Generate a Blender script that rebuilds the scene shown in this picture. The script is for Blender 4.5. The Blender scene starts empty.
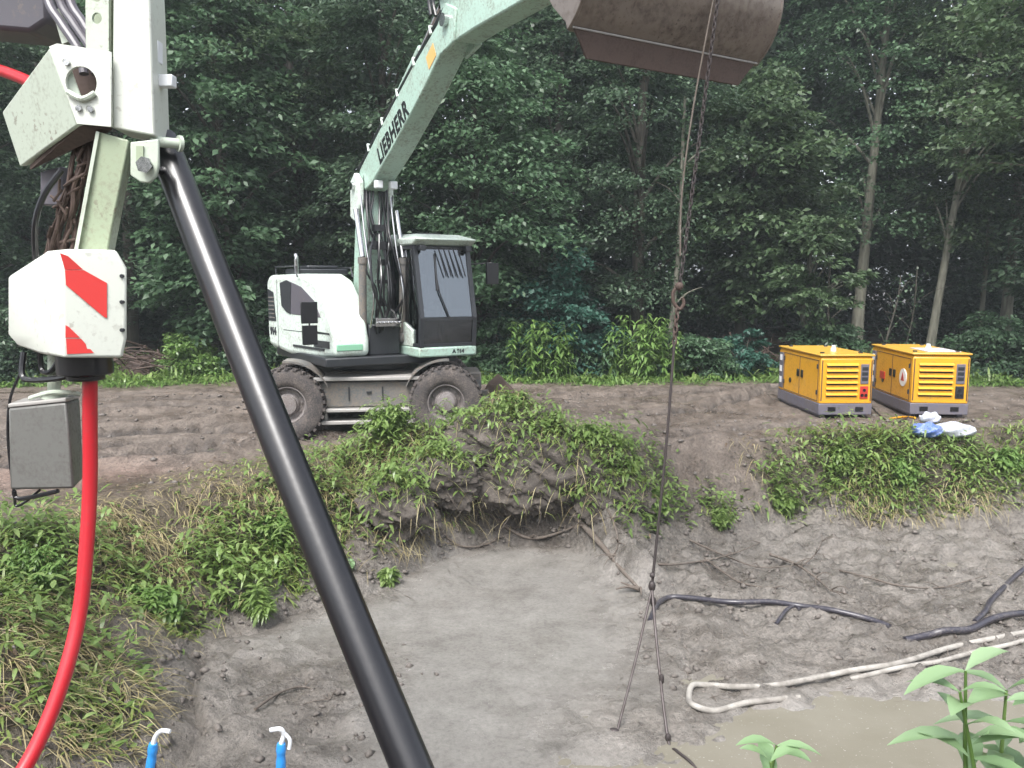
import bpy, bmesh, math, random
import numpy as np
from mathutils import Vector, Matrix
random.seed(7)
RNG = np.random.default_rng(11)
R = math.radians
scene = bpy.context.scene
COL = scene.collection

# ------------------------------------------------------------------ camera
F = 804.0
CAM_H = 2.4
PITCH = R(7.16)
cd = bpy.data.cameras.new('camera')
cd.sensor_width = 36.0
cd.lens = 36.0 * F / 1024.0
cd.clip_start = 0.05
cd.clip_end = 2000
cam = bpy.data.objects.new('camera', cd)
cam.location = (0, 0, CAM_H)
cam.rotation_euler = (R(90) - PITCH, 0, 0)
COL.objects.link(cam)
scene.camera = cam
CA, SA = math.cos(PITCH), math.sin(PITCH)

def ray(px, py):
    u, v = (px - 512) / F, (384 - py) / F
    return np.array([u, CA + v * SA, -SA + v * CA])

def at(px, py, Y):
    d = ray(px, py)
    t = Y / d[1]
    return Vector((d[0] * t, Y, CAM_H + d[2] * t))

def to_px(P):
    P = np.asarray(P, float).reshape(-1, 3)
    z = P[:, 2] - CAM_H
    depth = P[:, 1] * CA - z * SA
    up = P[:, 1] * SA + z * CA
    return np.stack([512 + F * P[:, 0] / depth, 384 - F * up / depth, depth], 1)

# ------------------------------------------------------------------ noise
def _hash(ix, iy, seed):
    n = (ix.astype(np.int64) * 374761393 + iy.astype(np.int64) * 668265263 + seed * 974634777) & 0xffffffff
    n = ((n ^ (n >> 13)) * 1274126177) & 0xffffffff
    return ((n ^ (n >> 16)) & 0xffff) / 65535.0

def vnoise(x, y, seed=0):
    ix, iy = np.floor(x), np.floor(y)
    fx, fy = x - ix, y - iy
    fx = fx * fx * (3 - 2 * fx); fy = fy * fy * (3 - 2 * fy)
    a = _hash(ix, iy, seed); b = _hash(ix + 1, iy, seed)
    c = _hash(ix, iy + 1, seed); d = _hash(ix + 1, iy + 1, seed)
    return (a * (1 - fx) + b * fx) * (1 - fy) + (c * (1 - fx) + d * fx) * fy * 1.0

def fbm(x, y, octaves=4, seed=0):
    s, a, t = 0, .5, 0
    for o in range(octaves):
        s = s + a * (vnoise(x, y, seed + o * 17) - .5); t += a
        x = x * 2.03 + 5.1; y = y * 2.03 - 3.7; a *= .5
    return s / t * 2

def sstep(a, b, x):
    t = np.clip((x - a) / (b - a), 0, 1)
    return t * t * (3 - 2 * t)

# ------------------------------------------------------------------ terrain
WATER_Z = -1.30
POND = np.array([(-2.0, 3.4), (-2.3, 4.6), (-2.5, 5.8), (-2.95, 7.0), (-2.95, 7.6), (-2.4, 8.3), (-1.75, 8.8),
                 (-1.0, 9.9), (-.25, 10.75), (.4, 10.7), (1.05, 10.3), (1.35, 9.75), (1.75, 9.7), (2.2, 10.3), (3.2, 10.9),
                 (4.4, 11.2), (7.4, 11.3), (10.5, 11.4), (15.0, 10.5), (16, 6.0), (13, 3.0), (4.0, 2.9)])

def pond_sd(x, y):
    """signed distance, positive outside the pond outline"""
    x = np.asarray(x, float); y = np.asarray(y, float)
    d2 = np.full(x.shape, 1e9); inside = np.zeros(x.shape, bool)
    n = len(POND)
    for i in range(n):
        ax, ay = POND[i]; bx, by = POND[(i + 1) % n]
        ex, ey = bx - ax, by - ay
        t = np.clip(((x - ax) * ex + (y - ay) * ey) / (ex * ex + ey * ey), 0, 1)
        d2 = np.minimum(d2, (x - ax - t * ex) ** 2 + (y - ay - t * ey) ** 2)
        cond = (ay > y) != (by > y)
        with np.errstate(divide='ignore', invalid='ignore'):
            xi = ax + (y - ay) * ex / (ey if ey else 1e-9)
        inside ^= cond & (x < xi)
    d = np.sqrt(d2)
    return np.where(inside, -d, d)

def seg_d(x, y, pts):
    d2 = np.full(x.shape, 1e9)
    for (ax, ay), (bx, by) in zip(pts[:-1], pts[1:]):
        ex, ey = bx - ax, by - ay
        t = np.clip(((x - ax) * ex + (y - ay) * ey) / (ex * ex + ey * ey), 0, 1)
        d2 = np.minimum(d2, (x - ax - t * ex) ** 2 + (y - ay - t * ey) ** 2)
    return np.sqrt(d2)

RUTS = [[(-16, 10.2), (-8, 10.6), (-4.4, 11.9), (-1.5, 12.3), (1.5, 12.6)],
        [(-16, 12.3), (-8, 12.9), (-4.4, 14.1), (0, 14.8), (6, 16.8)],
        [(-16, 8.6), (-9, 9.3), (-6, 10.4), (-4.0, 11.5)],
        [(-14, 15.2), (-6, 16.4), (2, 17.2), (9, 17.8)],
        [(0.5, 13.1), (3, 14.2), (4.6, 16.2), (6, 18)],
        [(1.5, 12.0), (4, 13.0), (8, 13.1), (12, 13.2)],
        [(-16, 12.0), (-8, 12.2), (-5.2, 13.1), (-3.4, 13.6)], [(-15, 14.4), (-8, 14.8), (-4, 15.3), (0, 15.4)], [(-14, 16.4), (-7, 17.3), (0, 18.2)],
        [(-16, 11.3), (-8, 11.7), (-5, 12.6), (-3.8, 12.4)], [(-16, 13.6), (-7, 14.9), (0, 15.9), (5, 17.2)], [(-12, 9.6), (-7, 9.9), (-4.2, 11.0)], [(-1, 13.0), (1.5, 13.5), (4, 14.6), (5.2, 13.4), (8, 12.9)]]

def terrain(x, y, detail=True):
    x = np.asarray(x, float); y = np.asarray(y, float)
    wx = x + .22 * fbm(x * 1.3, y * 1.3, 3, 3); wy = y + .22 * fbm(x * 1.3 + 40, y * 1.3, 3, 5)
    d = pond_sd(wx, wy)
    bw = np.interp(x, [-4, -2.2, -1.0, 1.3, 2.4, 4, 20], [1.9, 1.8, .85, .75, 1.4, 1.2, 1.1])
    t = np.clip(d / bw, 0, 1)
    plate = .05 * fbm(x * .35, y * .35, 3, 8) + .02
    # heaps along the lip of the cut
    plate = plate + (.66 + .45 * (fbm(x * 2.2, y * 2.2, 4, 99) if detail else 0)) * np.exp(-(((x - .0) / .85) ** 2 + ((y - 11.55) / .42) ** 2))
    plate = plate + .30 * np.exp(-(((x + 1.5) / .8) ** 2 + ((y - 11.1) / .5) ** 2))
    plate = plate + .22 * np.exp(-(((x - 1.5) / .8) ** 2 + ((y - 11.5) / .4) ** 2))
    plate = plate + .12 * np.exp(-(((x + 5.0) / 1.0) ** 2 + ((y - 7.0) / .8) ** 2))
    # far edge of the clearing, a little higher
    plate = plate + .25 * sstep(20.5, 24, y) + .6 * sstep(24, 40, y)
    # near bank under the camera
    nb = (1 - sstep(1.6, 3.2, y)) * .7
    plate = plate + nb
    if detail:
        for k, r in enumerate(RUTS):
            dd = seg_d(x + .25 * fbm(x * .5, y * .5, 2, 60 + k), y + .12 * fbm(x * .8, y * .8, 2, 70 + k), r)
            along = .7 + .6 * fbm(x * 1.2, y * 2.0, 2, 80 + k)
            plate = plate - .12 * along * np.exp(-(dd / .17) ** 2) + .085 * along * np.exp(-((dd - .32) / .13) ** 2)
            plate = plate + .03 * np.exp(-(dd / .3) ** 2) * np.sign(np.sin((x * .9 + y * .35) * 24)) * (dd < .22)
        plate = plate + .034 * fbm(x * 2.3, y * 2.3, 4, 21) + .030 * np.abs(fbm(x * 6, y * 6, 3, 25)) * (y > 9)
    prof = np.where(t < 1, .55 * np.sqrt(t) + .45 * sstep(.15, .95, t), 1.0)
    z = (WATER_Z + .02) * (1 - prof) + plate * prof
    if detail:
        face = np.clip(4 * t * (1 - t), 0, 1)
        z = z + face * (.22 * fbm(x * 1.7, y * 1.7, 4, 31) + .20 * (np.abs(fbm(x * 4.2, y * 4.2, 4, 35)) - .25) + .07 * fbm(x * 9, y * 9, 3, 36))
    # floor of the pit
    ins = np.clip(-d, 0, 10)
    fl = WATER_Z + .02 - .10 * sstep(0, .8, ins)
    mud = sstep(.8, 2.0, x) * sstep(6.1, 7.4, y + .25 * fbm(x, y, 3, 51))
    mud = np.maximum(mud, np.exp(-(((x - 1.25) / .75) ** 2 + ((y - 6.3) / .55) ** 2)) * .95)
    mud = np.maximum(mud, .95 * (1 - sstep(-1.75, -.75, x)) * (1 - sstep(6.9, 8.3, y)))
    mud = np.maximum(mud, .9 * np.exp(-(((x - 2.2) / 1.4) ** 2 + ((y - 5.0) / .35) ** 2)))
    pool = np.exp(-(((x - 3.6) / 2.3) ** 2 + ((y - 5.75) / 1.05) ** 2))
    fl = fl + .10 + .012 * fbm(x * .9, y * .9, 3, 45) - .155 * pool + .09 * pool * fbm(x * 1.5, y * 2.2, 4, 46) + mud * (.075 + .10 * fbm(x * 1.1, y * 1.1, 3, 41)) * (1 - .8 * pool)
    if detail:
        fl = fl + mud * (.085 * fbm(x * 3.1, y * 3.1, 4, 43) + .11 * (np.abs(fbm(x * 6.5, y * 6.5, 4, 47)) - .2) - .05 * np.clip(fbm(x * 11, y * 11, 2, 48) - .15, 0, 1)) \
            + .010 * fbm(x * 2.5, y * 2.5, 4, 49)
    rd = seg_d(x + .1 * fbm(x * 2, y * 2, 2, 57), y, [(1.0, 10.9), (1.25, 10.2), (1.62, 9.45)])
    ridge = (.30 + (.25 * fbm(x * 3, y * 3, 3, 58) if detail else 0)) * np.exp(-(rd / .22) ** 2)
    return np.where(d > 0, z, fl) + ridge * (np.where(d > 0, z, fl) < -.5)

def gz(x, y):
    return float(terrain(np.array([x]), np.array([y]))[0])

def hit(px, py, tmax=45):
    d = ray(px, py)
    ts = np.linspace(2.0, tmax, 2600)
    P = ts[:, None] * d[None, :]; P[:, 2] += CAM_H
    h = np.maximum(terrain(P[:, 0], P[:, 1]), WATER_Z)
    k = np.nonzero(P[:, 2] <= h)[0]
    i = k[0] if len(k) else len(ts) - 1
    return Vector((P[i, 0], P[i, 1], h[i]))

# ------------------------------------------------------------------ materials
def new_mat(name):
    m = bpy.data.materials.new(name); m.use_nodes = True
    nt = m.node_tree
    return m, nt, nt.nodes['Principled BSDF'], nt.nodes['Material Output']

def N(nt, typ, **kw):
    n = nt.nodes.new(typ)
    for k, v in kw.items():
        if k in n.inputs.keys(): n.inputs[k].default_value = v
        else: setattr(n, k, v)
    return n

def noise(nt, scale, detail=5, rough=.6, coords='Object'):
    tc = N(nt, 'ShaderNodeTexCoord'); n = N(nt, 'ShaderNodeTexNoise')
    n.inputs['Scale'].default_value = scale; n.inputs['Detail'].default_value = detail; n.inputs['Roughness'].default_value = rough
    nt.links.new(tc.outputs[coords], n.inputs['Vector'])
    return n.outputs['Fac']

def ramp(nt, fac, stops):
    r = N(nt, 'ShaderNodeValToRGB')
    e = r.color_ramp.elements
    while len(e) < len(stops): e.new(.5)
    for k, (p, c) in enumerate(stops):
        e[k].position = p; e[k].color = (*c, 1) if len(c) == 3 else c
    nt.links.new(fac, r.inputs['Fac'])
    return r.outputs['Color']

def mix(nt, fac, a, b, mode='MIX'):
    m = N(nt, 'ShaderNodeMix'); m.data_type = 'RGBA'; m.blend_type = mode
    for sock, v in ((m.inputs['Factor'], fac), (m.inputs['A'], a), (m.inputs['B'], b)):
        pass
    fs = m.inputs[0]; As = m.inputs[6]; Bs = m.inputs[7]
    for s, v in ((fs, fac), (As, a), (Bs, b)):
        if isinstance(v, bpy.types.NodeSocket): nt.links.new(v, s)
        elif isinstance(v, (int, float)): s.default_value = v
        else: s.default_value = (*v, 1)
    return m.outputs[2]

def math_n(nt, op, a, b=None):
    m = N(nt, 'ShaderNodeMath'); m.operation = op
    for s, v in ((m.inputs[0], a), (m.inputs[1], b)):
        if v is None: continue
        if isinstance(v, bpy.types.NodeSocket): nt.links.new(v, s)
        else: s.default_value = v
    return m.outputs[0]

def bump(nt, bsdf, h, strength=.3, dist=.02):
    b = N(nt, 'ShaderNodeBump'); b.inputs['Strength'].default_value = strength; b.inputs['Distance'].default_value = dist
    nt.links.new(h, b.inputs['Height']); nt.links.new(b.outputs['Normal'], bsdf.inputs['Normal'])

def paint(name, col, dirt=(.16, .13, .10), amount=.35, rough=.38, scale=3.0, metal=0.0, coat=.2):
    m, nt, b, _ = new_mat(name)
    n1 = noise(nt, scale, 8, .7); n2 = noise(nt, scale * 9, 4, .6)
    k = math_n(nt, 'MULTIPLY', n1, n2)
    lo = .42 - amount * .35
    f = ramp(nt, k, [(max(.02, lo - .02), (0, 0, 0)), (lo + .22, (1, 1, 1))])
    f2 = math_n(nt, 'MULTIPLY', f, min(1, amount * 1.6))
    c = mix(nt, f2, col, dirt)
    sp = ramp(nt, noise(nt, 34, 3, .55), [(.60, (0, 0, 0)), (.66, (1, 1, 1))])
    spm = ramp(nt, noise(nt, scale * .6, 4, .6), [(.42, (0, 0, 0)), (.62, (1, 1, 1))])
    c = mix(nt, math_n(nt, 'MULTIPLY', math_n(nt, 'MULTIPLY', sp, spm), min(.9, amount * 1.7)), c, dirt)
    nt.links.new(c, b.inputs['Base Color'])
    r = math_n(nt, 'ADD', math_n(nt, 'MULTIPLY', f2, .45), rough)
    nt.links.new(r, b.inputs['Roughness'])
    b.inputs['Metallic'].default_value = metal
    b.inputs['Coat Weight'].default_value = coat
    b.inputs['Coat Roughness'].default_value = .15
    bump(nt, b, n2, .06, .01)
    return m

def leaf_mat(name, c1, c2, c3=None, trans=.25, rough=.42):
    m, nt, b, out = new_mat(name)
    g = N(nt, 'ShaderNodeNewGeometry')
    stops = [(0, c1), (.6, c2)] + ([(1.0, c3)] if c3 else [])
    c = ramp(nt, g.outputs['Random Per Island'], stops)
    n = noise(nt, .55, 3, .6)
    c = mix(nt, math_n(nt, 'MULTIPLY', n, .7), c, tuple(x * .45 for x in c1))
    nt.links.new(c, b.inputs['Base Color'])
    b.inputs['Roughness'].default_value = rough
    b.inputs['Specular IOR Level'].default_value = .45
    t = N(nt, 'ShaderNodeBsdfTranslucent'); nt.links.new(c, t.inputs['Color'])
    ms = N(nt, 'ShaderNodeMixShader'); ms.inputs[0].default_value = trans
    nt.links.new(b.outputs[0], ms.inputs[1]); nt.links.new(t.outputs[0], ms.inputs[2])
    nt.links.new(ms.outputs[0], out.inputs['Surface'])
    return m

def bark_mat(name, c1, c2):
    m, nt, b, _ = new_mat(name)
    tc = N(nt, 'ShaderNodeTexCoord'); mp = N(nt, 'ShaderNodeMapping'); mp.inputs['Scale'].default_value = (7, 7, 1.2)
    nt.links.new(tc.outputs['Object'], mp.inputs['Vector'])
    n = N(nt, 'ShaderNodeTexNoise'); n.inputs['Scale'].default_value = 2.2; n.inputs['Detail'].default_value = 8
    nt.links.new(mp.outputs[0], n.inputs['Vector'])
    c = ramp(nt, n.outputs['Fac'], [(.3, c1), (.7, c2)])
    nt.links.new(c, b.inputs['Base Color']); b.inputs['Roughness'].default_value = .9
    bump(nt, b, n.outputs['Fac'], .6, .03)
    return m

def glass_mat(name, tint, mixf=.05):
    m, nt, b, out = new_mat(name)
    g = N(nt, 'ShaderNodeBsdfGlossy'); g.inputs['Roughness'].default_value = .04; g.inputs['Color'].default_value = (.9, .95, 1, 1)
    t = N(nt, 'ShaderNodeBsdfTransparent'); t.inputs['Color'].default_value = (*tint, 1)
    fr = N(nt, 'ShaderNodeFresnel'); fr.inputs['IOR'].default_value = 1.55
    ms = N(nt, 'ShaderNodeMixShader')
    f = math_n(nt, 'ADD', fr.outputs[0], mixf)
    nt.links.new(f, ms.inputs[0]); nt.links.new(t.outputs[0], ms.inputs[1]); nt.links.new(g.outputs[0], ms.inputs[2])
    nt.links.new(ms.outputs[0], out.inputs['Surface'])
    return m

M = {}
M['white'] = paint('white_paint', (.52, .60, .545), amount=.50, rough=.35)
M['palegreen'] = paint('pale_machine_paint', (.33, .465, .395), amount=.50)
M['cover_white'] = paint('cover_white', (.55, .575, .52), amount=.24, rough=.4, scale=5)
M['dullwhite'] = paint('dull_white_steel', (.40, .45, .375), amount=.4, rough=.5, scale=6)
M['olive_steel'] = paint('olive_grey_steel', (.27, .32, .22), amount=.45, rough=.5, scale=6)
M['grey_steel'] = paint('chassis_grey', (.060, .075, .085), dirt=(.17, .145, .12), amount=.85, rough=.5, scale=4)
M['dark'] = paint('dark_plastic', (.016, .018, .022), dirt=(.10, .09, .075), amount=.2, rough=.45)
M['black'] = paint('black_rubber', (.007, .007, .009), dirt=(.03, .028, .028), amount=.22, rough=.30, coat=.15)
M['tyre'] = paint('muddy_tyre', (.028, .026, .028), dirt=(.13, .11, .098), amount=.7, rough=.8, scale=5, coat=0)
M['rim'] = paint('muddy_rim', (.21, .195, .195), dirt=(.12, .10, .09), amount=.8, rough=.6, scale=6)
M['rod'] = paint('chrome_rod', (.5, .5, .5), amount=.1, rough=.15, metal=1)
M['steel_bucket'] = paint('worn_bucket_steel', (.175, .145, .122), dirt=(.065, .047, .037), amount=.55, rough=.30, scale=1.6, metal=.55)
M['rust'] = paint('rusty_steel', (.06, .038, .03), dirt=(.04, .03, .025), amount=.5, rough=.75, scale=6, coat=0)
M['yellow'] = paint('yellow_paint', (.62, .30, .013), dirt=(.23, .15, .06), amount=.42, rough=.4, scale=3)
M['yellow_top'] = paint('yellow_lid_paint', (.50, .285, .035), dirt=(.32, .26, .16), amount=.35, rough=.45, scale=3)
M['skid'] = paint('purple_grey_skid', (.10, .095, .125), dirt=(.14, .12, .105), amount=.55, rough=.55)
M['red_rubber'] = paint('red_hose', (.39, .009, .017), dirt=(.17, .05, .045), amount=.30, rough=.33, scale=4)
M['red_mark'] = paint('red_reflective_film', (.55, .04, .037), dirt=(.3, .05, .04), amount=.1, rough=.4)
M['red_label'] = paint('red_label', (.42, .03, .02), amount=.1)
M['white_label'] = paint('white_label', (.75, .75, .75), amount=.1)
M['blue'] = paint('blue_plastic', (.03, .24, .62), dirt=(.02, .10, .28), amount=.35, rough=.35, scale=12)
M['white_plastic'] = paint('white_plastic', (.66, .68, .70), amount=.12, rough=.4, scale=12)
M['white_hose'] = paint('muddy_white_hose', (.36, .345, .315), dirt=(.17, .157, .142), amount=.85, rough=.6, scale=1.1, coat=0)
M['blackpurple'] = paint('black_hose_in_mud', (.028, .026, .036), dirt=(.17, .155, .145), amount=.45, rough=.38, scale=5)
M['box_grey'] = paint('galvanised_box', (.13, .13, .122), dirt=(.075, .07, .062), amount=.5, rough=.5, scale=6, metal=.2)
M['box_light'] = paint('pale_box_side', (.29, .28, .265), dirt=(.16, .145, .13), amount=.4, rough=.55, scale=6)
M['chain'] = paint('weathered_chain', (.055, .046, .046), dirt=(.05, .035, .03), amount=.5, rough=.5, scale=20, metal=.5, coat=0)
M['violet_hose'] = paint('violet_grey_hose', (.075, .070, .085), amount=.3, rough=.5)
M['amber'] = paint('amber_sticker', (.60, .36, .12), amount=.1)
M['lime'] = paint('lime_strip', (.20, .42, .28), amount=.2)
M['cloth_white'] = paint('white_sack', (.42, .44, .50), dirt=(.2, .2, .23), amount=.6, rough=.6, scale=8, coat=0)
M['cloth_blue'] = paint('blue_sack', (.06, .12, .36), dirt=(.5, .52, .6), amount=.5, rough=.5, scale=9, coat=0)
M['root'] = paint('muddy_root', (.085, .068, .055), dirt=(.19, .17, .15), amount=.5, rough=.8, scale=7, coat=0)
M['soil'] = paint('dark_soil', (.034, .028, .023), dirt=(.125, .108, .094), amount=.7, rough=.75, scale=5, coat=0)
M['stone'] = paint('mud_clod', (.125, .11, .098), dirt=(.075, .066, .058), amount=.6, rough=.6, scale=6, coat=0)
M['glass'] = glass_mat('cab_glass', (.42, .48, .50))
M['screen'] = glass_mat('windscreen_glass', (.30, .36, .38), .13)
M['darkglass'] = glass_mat('tinted_glass', (.16, .18, .20))
M['bark'] = bark_mat('bark_grey', (.09, .088, .068), (.20, .195, .155))
M['bark_dark'] = bark_mat('bark_dark', (.035, .032, .026), (.09, .08, .065))
M['leaf_dark'] = leaf_mat('leaf_dark', (.046, .082, .047), (.084, .144, .083), (.148, .228, .134), trans=.38)
M['leaf_mid'] = leaf_mat('leaf_mid', (.056, .110, .056), (.098, .182, .094), (.162, .268, .144), trans=.38)
M['leaf_teal'] = leaf_mat('leaf_teal', (.030, .092, .066), (.052, .140, .100), (.080, .185, .135), trans=.32)
M['leaf_olive'] = leaf_mat('leaf_olive', (.052, .090, .042), (.092, .150, .070), (.150, .220, .110), trans=.38)
M['leaf_wood'] = leaf_mat('leaf_wood', (.045, .072, .048), (.072, .115, .077), (.112, .168, .115), trans=.38)
M['leaf_bright'] = leaf_mat('leaf_bright', (.115, .215, .055), (.185, .31, .085), (.28, .41, .14), rough=.30, trans=.40)
M['leaf_weed'] = leaf_mat('leaf_weed', (.135, .215, .058), (.215, .325, .092), (.34, .45, .17), rough=.30, trans=.40)
M['leaf_fg'] = leaf_mat('leaf_foreground', (.20, .32, .155), (.27, .40, .21), (.34, .47, .28), rough=.27, trans=.3)
M['grass'] = leaf_mat('grass_blades', (.16, .22, .055), (.25, .32, .085), (.36, .42, .15), trans=.3)
M['straw'] = leaf_mat('dry_straw', (.28, .225, .11), (.43, .37, .19), (.58, .52, .32), trans=.2, rough=.6)
M['litter'] = leaf_mat('dead_leaves', (.10, .065, .04), (.20, .14, .09), (.42, .36, .27), trans=.1, rough=.6)

def ground_material():
    m, nt, b, _ = new_mat('churned_mud')
    L = nt.links
    big = noise(nt, .5, 6, .6); mid = noise(nt, 3.2, 8, .65); fine = noise(nt, 26, 6, .7)
    dry = ramp(nt, mid, [(.28, (0.0718, 0.0562, 0.0449)), (.5, (0.1436, 0.1160, 0.0950)), (.74, (0.2250, 0.1876, 0.1582))])
    red = ramp(nt, mid, [(.3, (0.1428, 0.0930, 0.0720)), (.7, (0.2604, 0.1773, 0.1440))])
    wetc = ramp(nt, mid, [(.28, (0.0814, 0.0714, 0.0615)), (.5, (0.1585, 0.1420, 0.1244)), (.75, (0.2271, 0.2046, 0.1827))])
    soil = ramp(nt, mid, [(.3, (0.0504, 0.0378, 0.0245)), (.7, (0.1134, 0.0906, 0.0540))])
    litter = ramp(nt, mid, [(.3, (0.0252, 0.0189, 0.0115)), (.7, (0.0630, 0.0473, 0.0288))])
    def attr(n):
        a = N(nt, 'ShaderNodeAttribute'); a.attribute_name = n; return a.outputs['Fac']
    c = mix(nt, attr('red'), dry, red)
    c = mix(nt, attr('rut'), c, (.050, .042, .037))
    c = mix(nt, attr('wet'), c, wetc)
    sf = math_n(nt, 'MULTIPLY', attr('turf'), ramp(nt, noise(nt, 5, 6, .7), [(.25, (.35, .35, .35)), (.6, (1, 1, 1))]))
    c = mix(nt, sf, c, soil)
    c = mix(nt, attr('forest'), c, litter)
    crk = N(nt, 'ShaderNodeTexNoise'); crk.noise_type = 'RIDGED_MULTIFRACTAL'; crk.inputs['Scale'].default_value = 3.4; crk.inputs['Detail'].default_value = 5  # crevices of the wet mud; their shade is put into the colour
    tck = N(nt, 'ShaderNodeTexCoord'); L.new(tck.outputs['Object'], crk.inputs['Vector'])
    ck = ramp(nt, crk.outputs['Fac'], [(.62, (0, 0, 0)), (.95, (1, 1, 1))])
    c = mix(nt, math_n(nt, 'MULTIPLY', ck, math_n(nt, 'MULTIPLY', attr('wet'), math_n(nt, 'SUBTRACT', .75, math_n(nt, 'MULTIPLY', attr('slurry'), .6)))), c, (.062, .055, .049))
    c = mix(nt, attr('fresh'), c, ramp(nt, mid, [(.3, (.030, .025, .021)), (.7, (.105, .09, .078))]))
    spk = ramp(nt, fine, [(.36, (.42, .42, .42)), (.52, (.95, .95, .95)), (.60, (1.02, 1.02, 1.02)), (.74, (1.45, 1.45, 1.45))])
    sl0 = attr('slurry')
    slc = ramp(nt, noise(nt, 1.6, 10, .72), [(.30, (0.1141, 0.1083, 0.0997)), (.44, (0.1711, 0.1638, 0.1522)), (.58, (0.1950, 0.1875, 0.1753)), (.72, (0.2254, 0.2175, 0.2038))])
    c = mix(nt, math_n(nt, 'MULTIPLY', sl0, .85), c, slc)
    c = mix(nt, math_n(nt, 'SUBTRACT', .85, math_n(nt, 'MULTIPLY', sl0, .55)), c, spk, 'MULTIPLY')
    damp = ramp(nt, noise(nt, .9, 7, .7), [(.50, (0, 0, 0)), (.60, (1, 1, 1))])
    c = mix(nt, math_n(nt, 'MULTIPLY', damp, math_n(nt, 'SUBTRACT', .62, math_n(nt, 'MULTIPLY', sl0, .35))), c, (.55, .52, .49), 'MULTIPLY')
    vor = N(nt, 'ShaderNodeTexVoronoi'); vor.inputs['Scale'].default_value = 16; tcv = N(nt, 'ShaderNodeTexCoord'); L.new(tcv.outputs['Object'], vor.inputs['Vector'])
    fleck = ramp(nt, vor.outputs['Distance'], [(.06, (1, 1, 1)), (.11, (0, 0, 0))])
    fm = ramp(nt, noise(nt, 2.2, 3, .6), [(.48, (0, 0, 0)), (.6, (1, 1, 1))])
    c = mix(nt, math_n(nt, 'MULTIPLY', math_n(nt, 'MULTIPLY', fleck, fm), math_n(nt, 'MULTIPLY', sl0, .55)), c, (.38, .37, .34))
    L.new(c, b.inputs['Base Color'])
    rr = ramp(nt, big, [(.35, (.34, .34, .34)), (.65, (.75, .75, .75))])
    wr = ramp(nt, mid, [(.35, (.22, .22, .22)), (.6, (.55, .55, .55))])
    r = mix(nt, attr('wet'), rr, wr)
    r = mix(nt, sl0, r, (.25, .25, .25)); r = mix(nt, math_n(nt, 'MULTIPLY', damp, .8), r, (.20, .20, .20)); r = mix(nt, math_n(nt, 'MULTIPLY', attr('rut'), .8), r, (.25, .25, .25))
    L.new(r, b.inputs['Roughness'])
    h = math_n(nt, 'ADD', math_n(nt, 'MULTIPLY', fine, .5), mid)
    h = math_n(nt, 'ADD', h, math_n(nt, 'MULTIPLY', noise(nt, 80, 3, .6), .2))
    sl = attr('slurry')
    bn = N(nt, 'ShaderNodeBump'); bn.inputs['Distance'].default_value = .075
    L.new(math_n(nt, 'SUBTRACT', .9, math_n(nt, 'MULTIPLY', sl, .74)), bn.inputs['Strength'])
    L.new(h, bn.inputs['Height']); L.new(bn.outputs[0], b.inputs['Normal'])
    return m

def water_material():
    m, nt, b, _ = new_mat('muddy_water')
    n = noise(nt, .8, 5, .6); n2 = noise(nt, 45, 3, .6); n3 = noise(nt, 4, 6, .65)
    c = ramp(nt, n, [(.35, (.142, .131, .103)), (.65, (.176, .165, .136))])
    tc = N(nt, 'ShaderNodeTexCoord'); mp = N(nt, 'ShaderNodeMapping')
    mp.inputs['Location'].default_value = (-2.9, -5.6, 0)
    nt.links.new(tc.outputs['Object'], mp.inputs['Vector'])
    g = N(nt, 'ShaderNodeTexGradient'); g.gradient_type = 'SPHERICAL'
    mp.inputs['Scale'].default_value = (.42, .55, 1)
    mp.inputs['Location'].default_value = (-2.9 * .42, -5.9 * .55, 0)
    nt.links.new(mp.outputs[0], g.inputs['Vector'])
    gf = ramp(nt, g.outputs['Fac'], [(.1, (0, 0, 0)), (.5, (.95, .95, .95))])
    c = mix(nt, gf, c, (.146, .134, .092))
    fl = ramp(nt, n2, [(.66, (0, 0, 0)), (.72, (1, 1, 1))])
    c = mix(nt, math_n(nt, 'MULTIPLY', fl, .55), c, (.45, .44, .41))
    nt.links.new(c, b.inputs['Base Color'])
    b.inputs['Roughness'].default_value = .10
    b.inputs['IOR'].default_value = 1.33
    bump(nt, b, math_n(nt, 'ADD', n3, math_n(nt, 'MULTIPLY', n2, .15)), .12, .03)
    return m
M['ground'] = ground_material()
M['water'] = water_material()

# ------------------------------------------------------------------ object helpers
def tag(o, label=None, cat=None, group=None, kind=None):
    if label: o['label'] = label
    if cat: o['category'] = cat
    if group: o['group'] = group
    if kind: o['kind'] = kind
    return o

def empty(name, loc=(0, 0, 0)):
    o = bpy.data.objects.new(name, None); o.location = loc; o.empty_display_size = .2
    COL.objects.link(o); return o

def origin_of(o):
    p = Vector(o.location)
    while o.parent: o = o.parent; p = p + Vector(o.location)
    return p

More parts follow.
